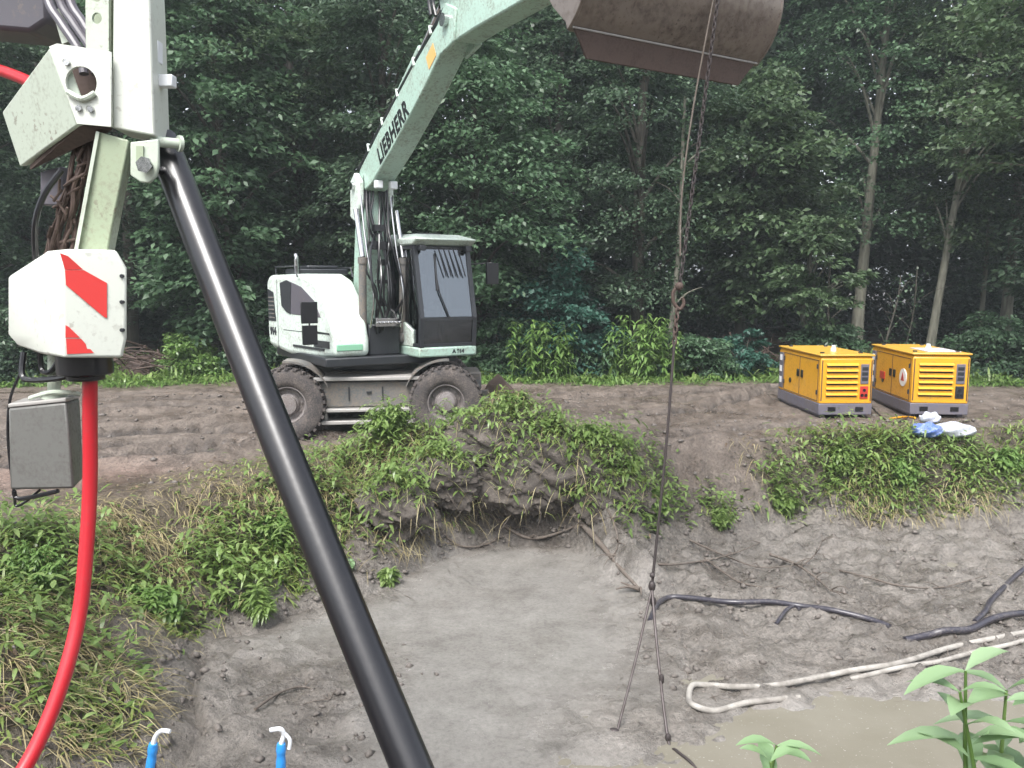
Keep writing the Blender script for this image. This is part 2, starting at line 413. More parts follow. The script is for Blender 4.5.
class MB:
    """collects shapes given in world (or xf-mapped) coordinates, builds ONE mesh object"""
    def __init__(self, xf=None):
        self.v, self.f, self.xf = [], [], xf or (lambda p: Vector(p))
    def add(self, verts, faces):
        o = len(self.v)
        self.v += [self.xf(p) for p in verts]
        self.f += [tuple(i + o for i in f) for f in faces]
        return self
    def box(self, a, b):
        x0, y0, z0 = a; x1, y1, z1 = b
        return self.add([(x0, y0, z0), (x1, y0, z0), (x1, y1, z0), (x0, y1, z0), (x0, y0, z1), (x1, y0, z1), (x1, y1, z1), (x0, y1, z1)],
                        [(0, 3, 2, 1), (4, 5, 6, 7), (0, 1, 5, 4), (1, 2, 6, 5), (2, 3, 7, 6), (3, 0, 4, 7)])
    def loft(self, rings, caps=True):
        n = len(rings[0]); v = [p for r in rings for p in r]; f = []
        for k in range(len(rings) - 1):
            for i in range(n):
                j = (i + 1) % n
                f.append((k * n + i, k * n + j, (k + 1) * n + j, (k + 1) * n + i))
        if caps:
            f.append(tuple(range(n - 1, -1, -1))); f.append(tuple((len(rings) - 1) * n + i for i in range(n)))
        return self.add(v, f)
    def tube(self, pts, r, n=10, smooth=0, caps=True):
        pts = [Vector(p) for p in pts]
        rs = list(r) if isinstance(r, (list, tuple)) else [r] * len(pts)
        if smooth:
            q, qr = [], []
            for i in range(len(pts) - 1):
                p0, p1, p2, p3 = pts[max(i - 1, 0)], pts[i], pts[i + 1], pts[min(i + 2, len(pts) - 1)]
                for k in range(smooth):
                    t = k / smooth
                    q.append(.5 * ((2 * p1) + (p2 - p0) * t + (2 * p0 - 5 * p1 + 4 * p2 - p3) * t * t + (3 * p1 - p0 - 3 * p2 + p3) * t ** 3))
                    qr.append(rs[i] * (1 - t) + rs[i + 1] * t)
            q.append(pts[-1]); qr.append(rs[-1]); pts, rs = q, qr
        T = (pts[1] - pts[0]).normalized()
        u = T.orthogonal().normalized(); rings = []
        for i, p in enumerate(pts):
            t = (pts[min(i + 1, len(pts) - 1)] - pts[max(i - 1, 0)])
            t = t.normalized() if t.length > 1e-9 else T
            u = (u - t * u.dot(t)); u = u.normalized() if u.length > 1e-6 else t.orthogonal().normalized()
            w = t.cross(u)
            rings.append([p + (u * math.cos(2 * math.pi * k / n) + w * math.sin(2 * math.pi * k / n)) * rs[i] for k in range(n)])
        return self.loft(rings, caps)
    def cyl(self, a, b, r, n=20, r2=None):
        return self.tube([a, b], [r, r if r2 is None else r2], n)
    def prism(self, poly, off):
        off = Vector(off); a = [self.xf(p) for p in poly]     # off is a world vector
        xf = self.xf; self.xf = lambda p: Vector(p)
        self.loft([a, [p + off for p in a]]); self.xf = xf
        return self
    def ball(self, c, r, n=10, sq=(1, 1, 1)):
        rings = []
        for i in range(1, n):
            th = math.pi * i / n
            rings.append([(c[0] + r * sq[0] * math.sin(th) * math.cos(2 * math.pi * k / (2 * n)), c[1] + r * sq[1] * math.sin(th) * math.sin(2 * math.pi * k / (2 * n)),
                           c[2] - r * sq[2] * math.cos(th)) for k in range(2 * n)])
        return self.loft(rings)
    def lathe(self, prof, c, axis, n=40):
        """prof: (radius, offset along axis)"""
        ax = Vector(axis).normalized(); u = ax.orthogonal().normalized(); w = ax.cross(u); c = Vector(c)
        rings = [[c + ax * h + (u * math.cos(2 * math.pi * k / n) + w * math.sin(2 * math.pi * k / n)) * r for k in range(n)] for r, h in prof]
        return self.loft(rings)
    def build_each(self, name, mat, parent=None, **kw):
        """one object for each loose piece, all with the same kind name"""
        par = list(range(len(self.v)))
        def find(i):
            while par[i] != i: par[i] = par[par[i]]; i = par[i]
            return i
        for f in self.f:
            for i in f[1:]: par[find(i)] = find(f[0])
        groups = {}
        for f in self.f: groups.setdefault(find(f[0]), []).append(f)
        out = []
        for fs in groups.values():
            b = MB(); ids = sorted({i for f in fs for i in f}); mp = {i: k for k, i in enumerate(ids)}
            b.v = [self.v[i] for i in ids]; b.f = [tuple(mp[i] for i in f) for f in fs]
            out.append(b.build(name, mat, parent, **kw))
        return out
    def build(self, name, mat, parent=None, bevel=0, smooth=35, origin=None, seg=2):
        org = origin_of(parent) if parent else Vector(origin if origin is not None else (0, 0, 0))
        me = bpy.data.meshes.new(name)
        me.from_pydata([tuple(p - org) for p in self.v], [], self.f)
        bm = bmesh.new(); bm.from_mesh(me)
        bmesh.ops.remove_doubles(bm, verts=bm.verts, dist=1e-5)
        bmesh.ops.recalc_face_normals(bm, faces=bm.faces); bm.to_mesh(me); bm.free()
        me.materials.append(M[mat] if isinstance(mat, str) else mat)
        if smooth:
            me.polygons.foreach_set('use_smooth', [True] * len(me.polygons)); me.set_sharp_from_angle(angle=R(smooth))
        o = bpy.data.objects.new(name, me); COL.objects.link(o)
        if parent: o.parent = parent
        else: o.location = org
        if bevel:
            bv = o.modifiers.new('bevel', 'BEVEL'); bv.width = bevel; bv.segments = seg; bv.limit_method = 'ANGLE'; bv.angle_limit = R(32)
            bv.harden_normals = False
        return o

def quads_object(name, V, nper, mat, parent=None, origin=(0, 0, 0), faces=None, smooth=False):
    """V: (n, nper, 3) world coordinates of n islands; faces: index tuples in an island"""
    V = np.asarray(V, np.float32)
    n = V.shape[0]
    org = np.array(origin_of(parent) if parent else origin, np.float32)
    me = bpy.data.meshes.new(name)
    faces = np.array(faces if faces is not None else [(0, 1, 2, 3)], np.int32)
    me.vertices.add(n * nper); me.vertices.foreach_set('co', (V - org).reshape(-1))
    idx = (faces[None] + (np.arange(n, dtype=np.int32) * nper)[:, None, None]).reshape(-1)
    nf = n * len(faces); k = faces.shape[1]
    me.loops.add(nf * k); me.loops.foreach_set('vertex_index', idx)
    me.polygons.add(nf); me.polygons.foreach_set('loop_start', np.arange(nf, dtype=np.int32) * k)
    me.update(calc_edges=True); me.validate()
    me.materials.append(M[mat] if isinstance(mat, str) else mat)
    if smooth: me.polygons.foreach_set('use_smooth', [True] * len(me.polygons))
    o = bpy.data.objects.new(name, me); COL.objects.link(o)
    if parent: o.parent = parent
    else: o.location = tuple(org)
    return o

def leaves(P, L, W, outward=None, droop=(-.9, .25), rng=RNG, fold=.18):
    """diamond leaves at points P; returns (n,4,3)"""
    n = len(P)
    az = rng.uniform(0, 2 * np.pi, n)
    if outward is not None:
        az = np.arctan2(outward[:, 1], outward[:, 0]) + rng.normal(0, .8, n)
    pit = rng.uniform(droop[0], droop[1], n)
    d = np.stack([np.cos(az) * np.cos(pit), np.sin(az) * np.cos(pit), np.sin(pit)], 1)
    s = np.stack([-np.sin(az), np.cos(az), np.zeros(n)], 1)
    up = np.cross(d, s)
    roll = rng.normal(0, .55, n)
    s2 = s * np.cos(roll)[:, None] + up * np.sin(roll)[:, None]
    up2 = np.cross(d, s2)
    L = (L * rng.uniform(.65, 1.25, n))[:, None]; W = (W * rng.uniform(.7, 1.2, n))[:, None]
    return np.stack([P, P + d * L * .45 + s2 * W * .5 + up2 * W * fold, P + d * L, P + d * L * .45 - s2 * W * .5 + up2 * W * fold], 1)

def long_leaves(P, az, pit, L, W, curve=.5):
    """curved lance leaves of 3 rows: (n,8,3), faces LL_F"""
    n = len(P)
    d = np.stack([np.cos(az) * np.cos(pit), np.sin(az) * np.cos(pit), np.sin(pit)], 1)
    s = np.stack([-np.sin(az), np.cos(az), np.zeros(n)], 1); up = np.cross(d, s)
    up = np.where(up[:, 2:3] < 0, -up, up)
    L = L[:, None]; W = W[:, None]; c = (curve * np.ones(n))[:, None]
    rows = []
    for t, w in ((0, .18), (.33, 1.0), (.7, .75), (1, .03)):
        q = P + d * L * t - np.array([0, 0, 1.]) * c * L * t * t
        rows += [q + s * W * .5 * w + up * W * .12, q - s * W * .5 * w + up * W * .12]
    return np.stack(rows, 1)
LL_F = [(0, 1, 3, 2), (2, 3, 5, 4), (4, 5, 7, 6)]

# ------------------------------------------------------------------ world and light
w = bpy.data.worlds.new('World'); scene.world = w; w.use_nodes = True
wn = w.node_tree; bg = wn.nodes['Background']
sky = wn.nodes.new('ShaderNodeTexSky'); sky.sky_type = 'NISHITA'; sky.sun_disc = False
SUN_EL, SUN_AZ = R(58), R(200)
sky.sun_elevation = SUN_EL; sky.sun_rotation = SUN_AZ
sky.air_density = 1.0; sky.dust_density = 4.0; sky.ozone_density = 1.0
hs = wn.nodes.new('ShaderNodeHueSaturation'); hs.inputs['Saturation'].default_value = .35
wn.links.new(sky.outputs[0], hs.inputs['Color']); wn.links.new(hs.outputs[0], bg.inputs['Color'])
bg.inputs['Strength'].default_value = .13
sd = bpy.data.lights.new('sun', 'SUN'); sd.energy = 1.35; sd.angle = R(26); sd.color = (1, .985, .96)
so = bpy.data.objects.new('sun', sd); COL.objects.link(so)
sdir = Vector((math.sin(SUN_AZ) * math.cos(SUN_EL), math.cos(SUN_AZ) * math.cos(SUN_EL), math.sin(SUN_EL)))
so.rotation_euler = sdir.to_track_quat('Z', 'Y').to_euler(); so.location = sdir * 40
scene.view_settings.view_transform = 'Standard'; scene.view_settings.look = 'None'
scene.view_settings.exposure = 1.72; scene.view_settings.gamma = 1.0
scene.view_settings.use_curve_mapping = False
scene.cycles.max_bounces = 8; scene.cycles.diffuse_bounces = 5; scene.cycles.transparent_max_bounces = 12
scene.cycles.use_denoising = True

# ------------------------------------------------------------------ ground sheet
def axis(parts):
    out = []
    for a, b, s in parts: out.append(np.arange(a, b, s))
    return np.concatenate(out)
gx = axis([(-400, -60, 40), (-60, -16, 2.5), (-16, -7, .16), (-7, 9.5, .045), (9.5, 16, .14), (16, 60, 2.5), (60, 401, 40)])
gy = axis([(-60, -4, 5), (-4, 3.4, .25), (3.4, 13.4, .045), (13.4, 22, .11), (22, 45, 1.0), (45, 401, 25)])
X, Y = np.meshgrid(gx, gy)
Z = terrain(X, Y)
nx, ny = len(gx), len(gy)
me = bpy.data.meshes.new('ground')
co = np.stack([X, Y, Z], -1).reshape(-1, 3).astype(np.float32)
me.vertices.add(nx * ny); me.vertices.foreach_set('co', co.reshape(-1))
i0 = (np.arange(ny - 1)[:, None] * nx + np.arange(nx - 1)[None]).reshape(-1)
fi = np.stack([i0, i0 + 1, i0 + nx + 1, i0 + nx], 1).astype(np.int32)
me.loops.add(fi.size); me.loops.foreach_set('vertex_index', fi.reshape(-1))
me.polygons.add(len(fi)); me.polygons.foreach_set('loop_start', np.arange(len(fi), dtype=np.int32) * 4)
me.update(calc_edges=True)
me.polygons.foreach_set('use_smooth', [True] * len(fi))
me.materials.append(M['ground'])
SD = pond_sd(X, Y)
# turf: where weeds and straw grow on the lip of the pit
def turf_mask(x, y):
    sdv = pond_sd(x, y)
    n = fbm(x * .9, y * .9, 4, 91)
    left = sstep(.35, .8, sdv + .35 * n) * (1 - sstep(2.2, 3.0, sdv + .5 * n)) * (1 - sstep(-.9, .1, x)) * (y > 2.8) * (y < 11.7)
    heap = np.exp(-(((x + .1) / 1.1) ** 2 + ((y - 11.55) / .42) ** 2)) * 1.0
    right = sstep(.35, .75, sdv + .3 * n) * (1 - sstep(1.5, 2.1, sdv + .4 * n)) * sstep(3.4, 4.6, x + .6 * n) * (y > 8)
    midp = .6 * sstep(.5, .9, sdv + .3 * n) * (1 - sstep(1.0, 1.5, sdv)) * sstep(.6, 1.2, x) * (1 - sstep(1.6, 2.2, x)) * (y > 8)
    near = (1 - sstep(2.4, 3.0, y))
    return np.clip(np.maximum.reduce([left, heap, right, midp, near]), 0, 1)
TM = turf_mask(X, Y)
edge_n = fbm(X * .8, Y * .8, 4, 93)
FOR = sstep(20.6, 21.6, Y + .5 * edge_n)
WET = np.clip(sstep(.9, .25, SD) if False else 1 - sstep(.25, 1.0, SD + .3 * edge_n), 0, 1)
RED = np.exp(-(((X + 5.2) / 1.9) ** 2 + ((Y - 9.3) / 1.1) ** 2)) * np.clip(.6 + edge_n, 0, 1)
SLUR = (1 - sstep(-.25, .25, SD + .4 * fbm(X * 1.2, Y * 1.2, 4, 171)))
MUDM = np.maximum.reduce([sstep(.6, 2.2, X + .5 * fbm(X * .8, Y * .8, 3, 173)) * sstep(6.0, 7.5, Y + .5 * fbm(X, Y, 3, 51)), np.exp(-(((X - 1.25) / .75) ** 2 + ((Y - 6.3) / .55) ** 2)), (1 - sstep(-1.75, -.75, X)) * (1 - sstep(6.9, 8.3, Y))])
SLUR = SLUR * (1 - .85 * MUDM)
FRESH = np.maximum(1.2 * np.exp(-(((X - .1) / 1.25) ** 2 + ((Y - 11.05) / .5) ** 2)), .9 * np.exp(-(((X - 1.5) / .6) ** 2 + ((Y - 10.9) / .4) ** 2))) * np.clip(.75 + 1.2 * fbm(X * 1.8, Y * 1.8, 3, 97), 0, 1)
RUT = np.zeros(X.shape)
for k, r in enumerate(RUTS):
    dd = seg_d(X + .25 * fbm(X * .5, Y * .5, 2, 60 + k), Y + .12 * fbm(X * .8, Y * .8, 2, 70 + k), r)
    RUT = np.maximum(RUT, np.exp(-(dd / .19) ** 2) * (.8 + .9 * fbm(X * 1.2, Y * 2.0, 2, 80 + k)))
RUT = np.clip(RUT, 0, 1) * (SD > .3)
for nm, A in (('rut', RUT), ('slurry', SLUR), ('fresh', FRESH), ('turf', TM * .9), ('forest', FOR), ('wet', WET), ('red', RED)):
    at_ = me.attributes.new(nm, 'FLOAT', 'POINT'); at_.data.foreach_set('value', A.reshape(-1).astype(np.float32))
ground = bpy.data.objects.new('ground', me); COL.objects.link(ground)
tag(ground, 'churned grey brown mud of the clearing and the dug pit', kind='structure')

HAZE = 0.0011  # thin volume added to lift the forest shadows
if HAZE:
    hz = MB(); hz.box((-430, -90, -3.2), (430, 430, 24))
    ho = hz.build('added_haze', M['ground'], smooth=0)
    hm = bpy.data.materials.new('shadow_lift_haze'); hm.use_nodes = True; hn = hm.node_tree; hn.nodes.clear()
    hv = hn.nodes.new('ShaderNodeVolumePrincipled'); hv.inputs['Color'].default_value = (.86, .95, 1.0, 1); hv.inputs['Density'].default_value = HAZE
    hout = hn.nodes.new('ShaderNodeOutputMaterial'); hn.links.new(hv.outputs[0], hout.inputs['Volume'])
    ho.data.materials.clear(); ho.data.materials.append(hm); tag(ho, 'thin veil of air added to lift the forest shadows', kind='stuff')
pw = MB(); pw.add([(-3.6, 3.0, WATER_Z), (16.5, 3.0, WATER_Z), (16.5, 11.6, WATER_Z), (-3.6, 11.6, WATER_Z)], [(0, 1, 2, 3)])
tag(pw.build('water', 'water'), 'shallow grey brown slurry lying in the pit', kind='structure')

# ================================================================== machines
def flat_mesh_from_curve(cu):
    o = bpy.data.objects.new('tmp', cu); COL.objects.link(o)
    dg = bpy.context.evaluated_depsgraph_get(); dg.update()
    me = bpy.data.meshes.new_from_object(o.evaluated_get(dg))
    bpy.data.objects.remove(o); bpy.data.curves.remove(cu)
    return me

def place_mesh(me, name, mat, parent, p, u, v, smooth=False):
    """me lies in its XY plane; put its origin at p with X along u and Y along v"""
    u = Vector(u).normalized(); v = Vector(v); v = (v - u * v.dot(u)).normalized(); n = u.cross(v)
    m = Matrix(((u.x, v.x, n.x, 0), (u.y, v.y, n.y, 0), (u.z, v.z, n.z, 0), (0, 0, 0, 1)))
    m.translation = Vector(p) - origin_of(parent)
    me.transform(m); me.materials.clear(); me.materials.append(M[mat])
    o = bpy.data.objects.new(name, me); COL.objects.link(o); o.parent = parent
    return o

def lettering(text, size, name, mat, parent, p, u, v, extrude=.004, squeeze=1.0, bold=.012, space=1.0):
    cu = bpy.data.curves.new('t', 'FONT'); cu.body = text; cu.size = size; cu.extrude = extrude; cu.offset = bold; cu.space_character = space
    cu.align_x = 'CENTER'; cu.align_y = 'CENTER'
    me = flat_mesh_from_curve(cu)
    me.transform(Matrix.Diagonal((squeeze, 1, 1, 1)))
    return place_mesh(me, name, mat, parent, p, u, v)

def plate(name, mat, parent, outer, holes, thick, p, u, v):
    """plate with round holes: outer polygon and holes (x,y,r) in the plane at p spanned by u, v"""
    cu = bpy.data.curves.new('t', 'CURVE'); cu.dimensions = '2D'; cu.fill_mode = 'BOTH'; cu.extrude = thick / 2
    def poly(pts):
        s = cu.splines.new('POLY'); s.points.add(len(pts) - 1); s.use_cyclic_u = True
        for q, (x, y) in zip(s.points, pts): q.co = (x, y, 0, 1)
    poly(outer)
    for x, y, r in holes: poly([(x + r * math.cos(a * math.pi / 12), y + r * math.sin(a * math.pi / 12)) for a in range(24)])
    return place_mesh(flat_mesh_from_curve(cu), name, mat, parent, p, u, v)

def copy_tree(o, parent=None, delta=None):
    c = o.copy(); COL.objects.link(c); c.parent = parent
    if delta is not None: c.location = o.location + delta
    for ch in list(o.children): copy_tree(ch, c)
    return c

# ------------------------------------------------------------------ excavator
EX = Vector((-2.40, 13.6, 0.0))
TH = R(31); CH = R(7)
FW = Vector((math.sin(TH), -math.cos(TH), 0)); LF = Vector((math.cos(TH), math.sin(TH), 0)); UP = Vector((0, 0, 1))
def U(p): return EX + FW * p[0] + LF * p[1] + UP * p[2]           # upper: forward, left, up
CX = Vector((math.cos(CH), math.sin(CH), 0)); CY = Vector((-math.sin(CH), math.cos(CH), 0))
def Cc(p): return EX + CX * p[0] + CY * p[1] + UP * p[2]          # chassis: along, across, up

ex = tag(empty('excavator', EX), 'white wheeled excavator on muddy tyres with its arm raised over the pit', 'excavator')
# --- chassis
m = MB(Cc)
m.box((-.95, -.62, .50), (.95, .62, .98)); m.box((-1.75, -.42, .62), (1.85, .42, .92))
chassis = m.build('chassis', 'grey_steel', ex, bevel=.03)
m = MB(Cc); m.box((-.74, -1.06, .46), (.72, -.625, .86))
tb = m.build('storage_box', 'grey_steel', chassis, bevel=.02)
m = MB(Cc); m.box((-.30, -1.075, .56), (-.28, -1.061, .78)); m.box((.22, -1.075, .56), (.24, -1.061, .78)); m.box((-.02, -1.085, .68), (.06, -1.061, .71))
m.build_each('lid_seam', 'dark', tb)
m = MB(Cc); m.box((-1.05, -1.15, .885), (1.02, -.60, .945))
m.build('walkway_edge', 'box_light', chassis, bevel=.012)
m = MB(Cc); m.box((-.80, -1.20, .40), (.80, -.82, .452)); m.box((-.72, -1.17, .20), (.74, -.9, .26))
for a in (-.68, .66): m.box((a, -1.1, .26), (a + .05, -1.02, .40))
m.build('step', 'box_light', chassis, bevel=.012)
m = MB(Cc); m.lathe([(.62, .0), (.68, .03), (.68, .10), (.60, .15)], (0, 0, .98), (0, 0, 1), 48)
m.build('slew_ring', 'dark', ex, bevel=.01)
# mudguard arcs over the wheels
for cx_, a0, a1 in ((-1.22, 95, 20), (1.22, 160, 85)):
    m = MB(Cc); pts = []
    n = 12
    ring = [(cx_ + .66 * math.cos(R(a0 + (a1 - a0) * k / n)), .56 + .62 * math.sin(R(a0 + (a1 - a0) * k / n))) for k in range(n + 1)]
    for (ax, az), (bx, bz) in zip(ring[:-1], ring[1:]):
        m.add([(ax, -1.18, az), (bx, -1.18, bz), (bx, -.7, bz), (ax, -.7, az), (ax, -1.18, az + .03), (bx, -1.18, bz + .03), (bx, -.7, bz + .03), (ax, -.7, az + .03)],
              [(0, 1, 2, 3), (4, 7, 6, 5), (0, 4, 5, 1), (2, 6, 7, 3)])
    m.build('mudguard', 'grey_steel', chassis)
# axles and wheels
for cx_ in (-1.22, 1.22):
    m = MB(Cc); m.cyl((cx_, -1.0, .54), (cx_, 1.0, .54), .12, 16); m.ball((cx_, 0, .56), .26, 8)
    m.build('axle', 'grey_steel', ex)
def wheel(cx_, side):
    out = -1 if side < 0 else 1
    y0 = side * 1.12
    ax = CY * out
    c = Cc((cx_, y0, .53))
    m = MB(); m.cyl(c - ax * .30, c + ax * .075, .10, 24)
    hub = m.build('wheel', 'rim', ex)
    m = MB()
    prof = [(.285, -.13), (.37, -.15), (.50, -.145), (.545, -.12), (.555, -.06), (.555, .06), (.545, .12), (.50, .145), (.37, .15), (.31, .125), (.285, .09), (.285, -.13)]
    for sh in (0.0, -.34):
        m.lathe([(r_, h_ + sh) for r_, h_ in prof], c, ax, 56)
        u = ax.orthogonal().normalized(); wv = ax.cross(u)
        for k in range(30):
            for sgn in (-1, 1):
                a = 2 * math.pi * (k + (.5 if sgn > 0 else 0)) / 30
                rd = u * math.cos(a) + wv * math.sin(a); tg = ax.cross(rd)
                o = c + ax * (sh + sgn * .078)
                hw, hl = .026, .066
                q = []
                for rr in (.545, .582):
                    for s1, s2 in ((-1, -1), (1, -1), (1, 1), (-1, 1)):
                        q.append(o + rd * rr + tg * (s1 * hw + s2 * sgn * .02) + ax * (s2 * hl))
                m.add(q, [(0, 1, 2, 3), (4, 7, 6, 5), (0, 4, 5, 1), (1, 5, 6, 2), (2, 6, 7, 3), (3, 7, 4, 0)])
    m.build('tyre', 'tyre', hub)
    m = MB()
    m.lathe([(.292, -.10), (.292, .10), (.275, .105), (.255, .04), (.235, .0), (.19, .0), (.165, .045), (.15, .05), (.14, .10), (.06, .115), (.0, .115)], c, ax, 40)
    u = ax.orthogonal().normalized(); wv = ax.cross(u)
    for k in range(10):
        a = 2 * math.pi * k / 10; q = c + (u * math.cos(a) + wv * math.sin(a)) * .215
        m.cyl(q, q + ax * .03, .017, 6)
    m.build('rim', 'rim', hub)
for cx_ in (-1.22, 1.22):
    for sd_ in (-1, 1): wheel(cx_, sd_)
# dozer blade at the right hand end of the chassis
m = MB(Cc)
prof = [(1.98, .18), (2.06, .14), (2.10, .30), (2.20, .50), (2.36, .66), (2.30, .70), (2.12, .55), (2.02, .36)]
m.prism([(a, -1.22, z) for a, z in prof], CY * 2.44)
bl = m.build('dozer_blade', 'rust', ex, bevel=.01)
m = MB(Cc)
for yy in (-.5, .42): m.box((1.6, yy, .30), (2.05, yy + .08, .50))
m.build_each('blade_arm', 'grey_steel', bl, bevel=.01)
# --- upper carriage
m = MB(U); m.box((-1.75, -1.12, 1.12), (1.05, 1.1, 1.26)); m.box((-.1, -.35, 1.26), (.85, .18, 1.75))
m.build('upper_frame', 'dark', ex, bevel=.02)
m = MB(U)   # right hand body: side, rounded nose
def HY(s_): return -1.29 + .13 * (s_ + 1.66)
prof = [(-1.62, 1.30), (-1.66, 1.55), (-1.66, 2.42), (-1.54, 2.54), (-.1, 2.55), (.30, 2.45), (.62, 2.20), (.86, 1.82), (.98, 1.52), (.98, 1.27), (.2, 1.20), (-.8, 1.20)]
m.loft([[(a, HY(a), z) for a, z in prof], [(a, -.38, z) for a, z in prof]])
hood = m.build('engine_hood', 'white', ex, bevel=.085, seg=4, smooth=50)
m = MB(U); m.box((-1.68, -.42, 1.27), (-.30, 1.18, 2.36)); m.build('engine_bay', 'white', ex, bevel=.06)
m = MB(U); m.box((-1.98, -1.15, 1.22), (-1.67, 1.15, 2.15)); m.build('counterweight', 'palegreen', ex, bevel=.08, seg=3)
# vent, dark side panel, seams, step, badge on the hood's right side
def side_poly(pts, off, thick):
    return [[(a, HY(a) + off - thick, z) for a, z in pts], [(a, HY(a) + off, z) for a, z in pts]]
m = MB(U); m.loft(side_poly([(-1.58, 1.74), (-1.58, 2.30), (-1.33, 2.24), (-1.25, 1.74)], .012, .02))
vent = m.build('vent_panel', 'dark', hood, bevel=.005)
m = MB(U)
for k in range(6): m.loft(side_poly([(-1.54, 1.79 + k * .07), (-1.30, 1.79 + k * .07), (-1.30, 1.81 + k * .07), (-1.54, 1.81 + k * .07)], -.009, .008))
m.build('vent_slats', 'grey_steel', vent)
m = MB(U); m.loft(side_poly([(-.98, 2.02), (-1.02, 2.40), (-.75, 2.45), (-.18, 2.34), (.30, 2.12), (.52, 1.86), (-.55, 1.88), (-.80, 1.92)], .012, .02))
m.build('side_panel', 'violet_hose', hood, bevel=.008)
m = MB(U); m.loft(side_poly([(-.98, 2.02), (-1.02, 2.40), (-.75, 2.45), (-.55, 2.40), (-.62, 1.88), (-.80, 1.92)], -.006, .008)); m.build('panel_insert', 'dark', hood)
m = MB(U); m.loft(side_poly([(-1.19, 1.28), (-1.175, 1.28), (-1.175, 2.46), (-1.19, 2.46)], .006, .008)); m.loft(side_poly([(-.95, 1.60), (.80, 1.60), (.80, 1.612), (-.95, 1.612)], .006, .008)); m.build_each('panel_seam', 'dark', hood)
m = MB(U); m.loft(side_poly([(-.55, 1.34), (.62, 1.34), (.62, 1.38), (-.55, 1.38)], .01, .03)); m.loft(side_poly([(.25, 1.39), (.80, 1.39), (.80, 1.50), (.35, 1.50)], .01, .03)); m.build_each('foot_step', 'dark', hood, bevel=.006)
lettering('914', .17, 'number', 'dark', hood, U((-1.40, HY(-1.40) - .003, 1.56)), FW + LF * .13, UP)
m = MB(U); m.box((.955, -.92, 1.36), (.992, -.50, 1.46)); m.build('nose_step', 'lime', hood, bevel=.01)
# roof clutter of the engine deck
m = MB(U); m.box((-1.45, -1.0, 2.54), (-.72, -.1, 2.64)); m.box((-1.35, -.8, 2.64), (-.8, -.25, 2.70)); m.build('air_intake', 'dark', hood, bevel=.02)
m = MB(U); m.cyl((-.72, -1.0, 2.48), (-.72, -1.0, 2.80), .045, 14); m.tube([(-.72, -1.0, 2.78), (-.72, -1.0, 2.83), (-.77, -1.0, 2.87)], .035, 12); m.build('exhaust', 'rod', hood)
m = MB(U)
m.tube([(-1.5, -1.15, 2.5), (-1.5, -1.15, 2.68), (-.35, -1.15, 2.68), (-.2, -1.15, 2.5)], .014, 8); m.tube([(-1.5, -.1, 2.5), (-1.5, -.1, 2.66), (-.6, -.1, 2.66), (-.5, -.1, 2.5)], .014, 8)
m.build_each('handrail', 'dark', hood)
m = MB(U); m.tube([(.80, -.98, 1.62), (.96, -1.20, 1.66), (1.0, -1.34, 1.72), (1.0, -1.34, 2.08)], .013, 8); m.box((.98, -1.46, 1.80), (1.04, -1.22, 2.12)); m.box((.98, -1.45, 1.48), (1.04, -1.23, 1.77))
m.build('mirror', 'black', ex, bevel=.012)
# --- cab
c0, c1, cy0, cy1 = -.42, 1.40, .26, 1.24
m = MB(U)
m.box((c0, cy0 - .02, 1.24), (c1 + .06, cy1 + .02, 1.40))
cab = m.build('cab', 'palegreen', ex, bevel=.03)
m = MB(U); m.prism([(-.42, cy0 - .015, 1.401), (-.42, cy0 - .015, 1.95), (.45, cy0 - .015, 1.92), (1.18, cy0 - .015, 1.66), (1.18, cy0 - .015, 1.401)], LF * .05)
m.build('lower_panel', 'white', cab, bevel=.012)
m = MB(U)   # pillars and rails
def bar(a, b, r=.04): m.tube([a, b], r, 4)
FT = (1.22, 2.96); FB = (1.42, 1.40)
for yy in (cy0 + .03, cy1 - .03):
    bar((FB[0], yy, FB[1]), (1.46, yy, 1.85), .05); bar((1.46, yy, 1.85), (FT[0], yy, FT[1]), .05)
    bar((.40, yy, 1.40), (.36, yy, 2.98), .05); bar((c0 + .03, yy, 1.40), (c0 + .03, yy, 2.98), .05)
    bar((c0, yy, 2.97), (FT[0], yy, 2.97), .05); bar((c0, yy, 1.42), (FB[0], yy, 1.42), .045)
for a, z in ((1.46, 1.84), (FT[0], 2.95), (FB[0], 1.43), (c0 + .03, 2.96), (c0 + .03, 1.42)): bar((a, cy0, z), (a, cy1, z), .035)
m.build('cab_frame', 'dark', cab)
m = MB(U); y0_, y1_ = cy0 + .06, cy1 - .06
m.prism([(1.465, y0_, 1.87), (1.465, y1_, 1.87), (1.235, y1_, 2.93), (1.235, y0_, 2.93)], FW * .008)
wsh = m.build('windscreen', 'screen', cab)
m = MB(U); m.prism([(1.425, y0_, 1.45), (1.425, y1_, 1.45), (1.465, y1_, 1.83), (1.465, y0_, 1.83)], FW * .008); m.build('lower_screen', 'darkglass', cab)
m = MB(U); m.tube([(1.50, .75, 1.86), (1.42, .62, 2.25), (1.335, .60, 2.55)], .012, 6); m.tube([(1.40, .595, 2.28), (1.27, .615, 2.86)], .014, 6); m.build('wiper', 'black', wsh)
for yy, nm in ((cy0 + .02, 'side_window'), (cy1 - .03, 'door_window')):
    m = MB(U); m.prism([(.42, yy, 1.45), (1.40, yy, 1.45), (1.42, yy, 1.86), (1.19, yy, 2.92), (.40, yy, 2.92)], LF * .008)
    m.prism([(c0 + .06, yy, 1.45), (.34, yy, 1.45), (.32, yy, 2.92), (c0 + .06, yy, 2.92)], LF * .008); m.build(nm, 'darkglass', cab)
m = MB(U); m.box((c0 + .02, y0_, 1.45), (c0 + .03, y1_, 2.9)); m.build('rear_window', 'darkglass', cab)
m = MB(U)
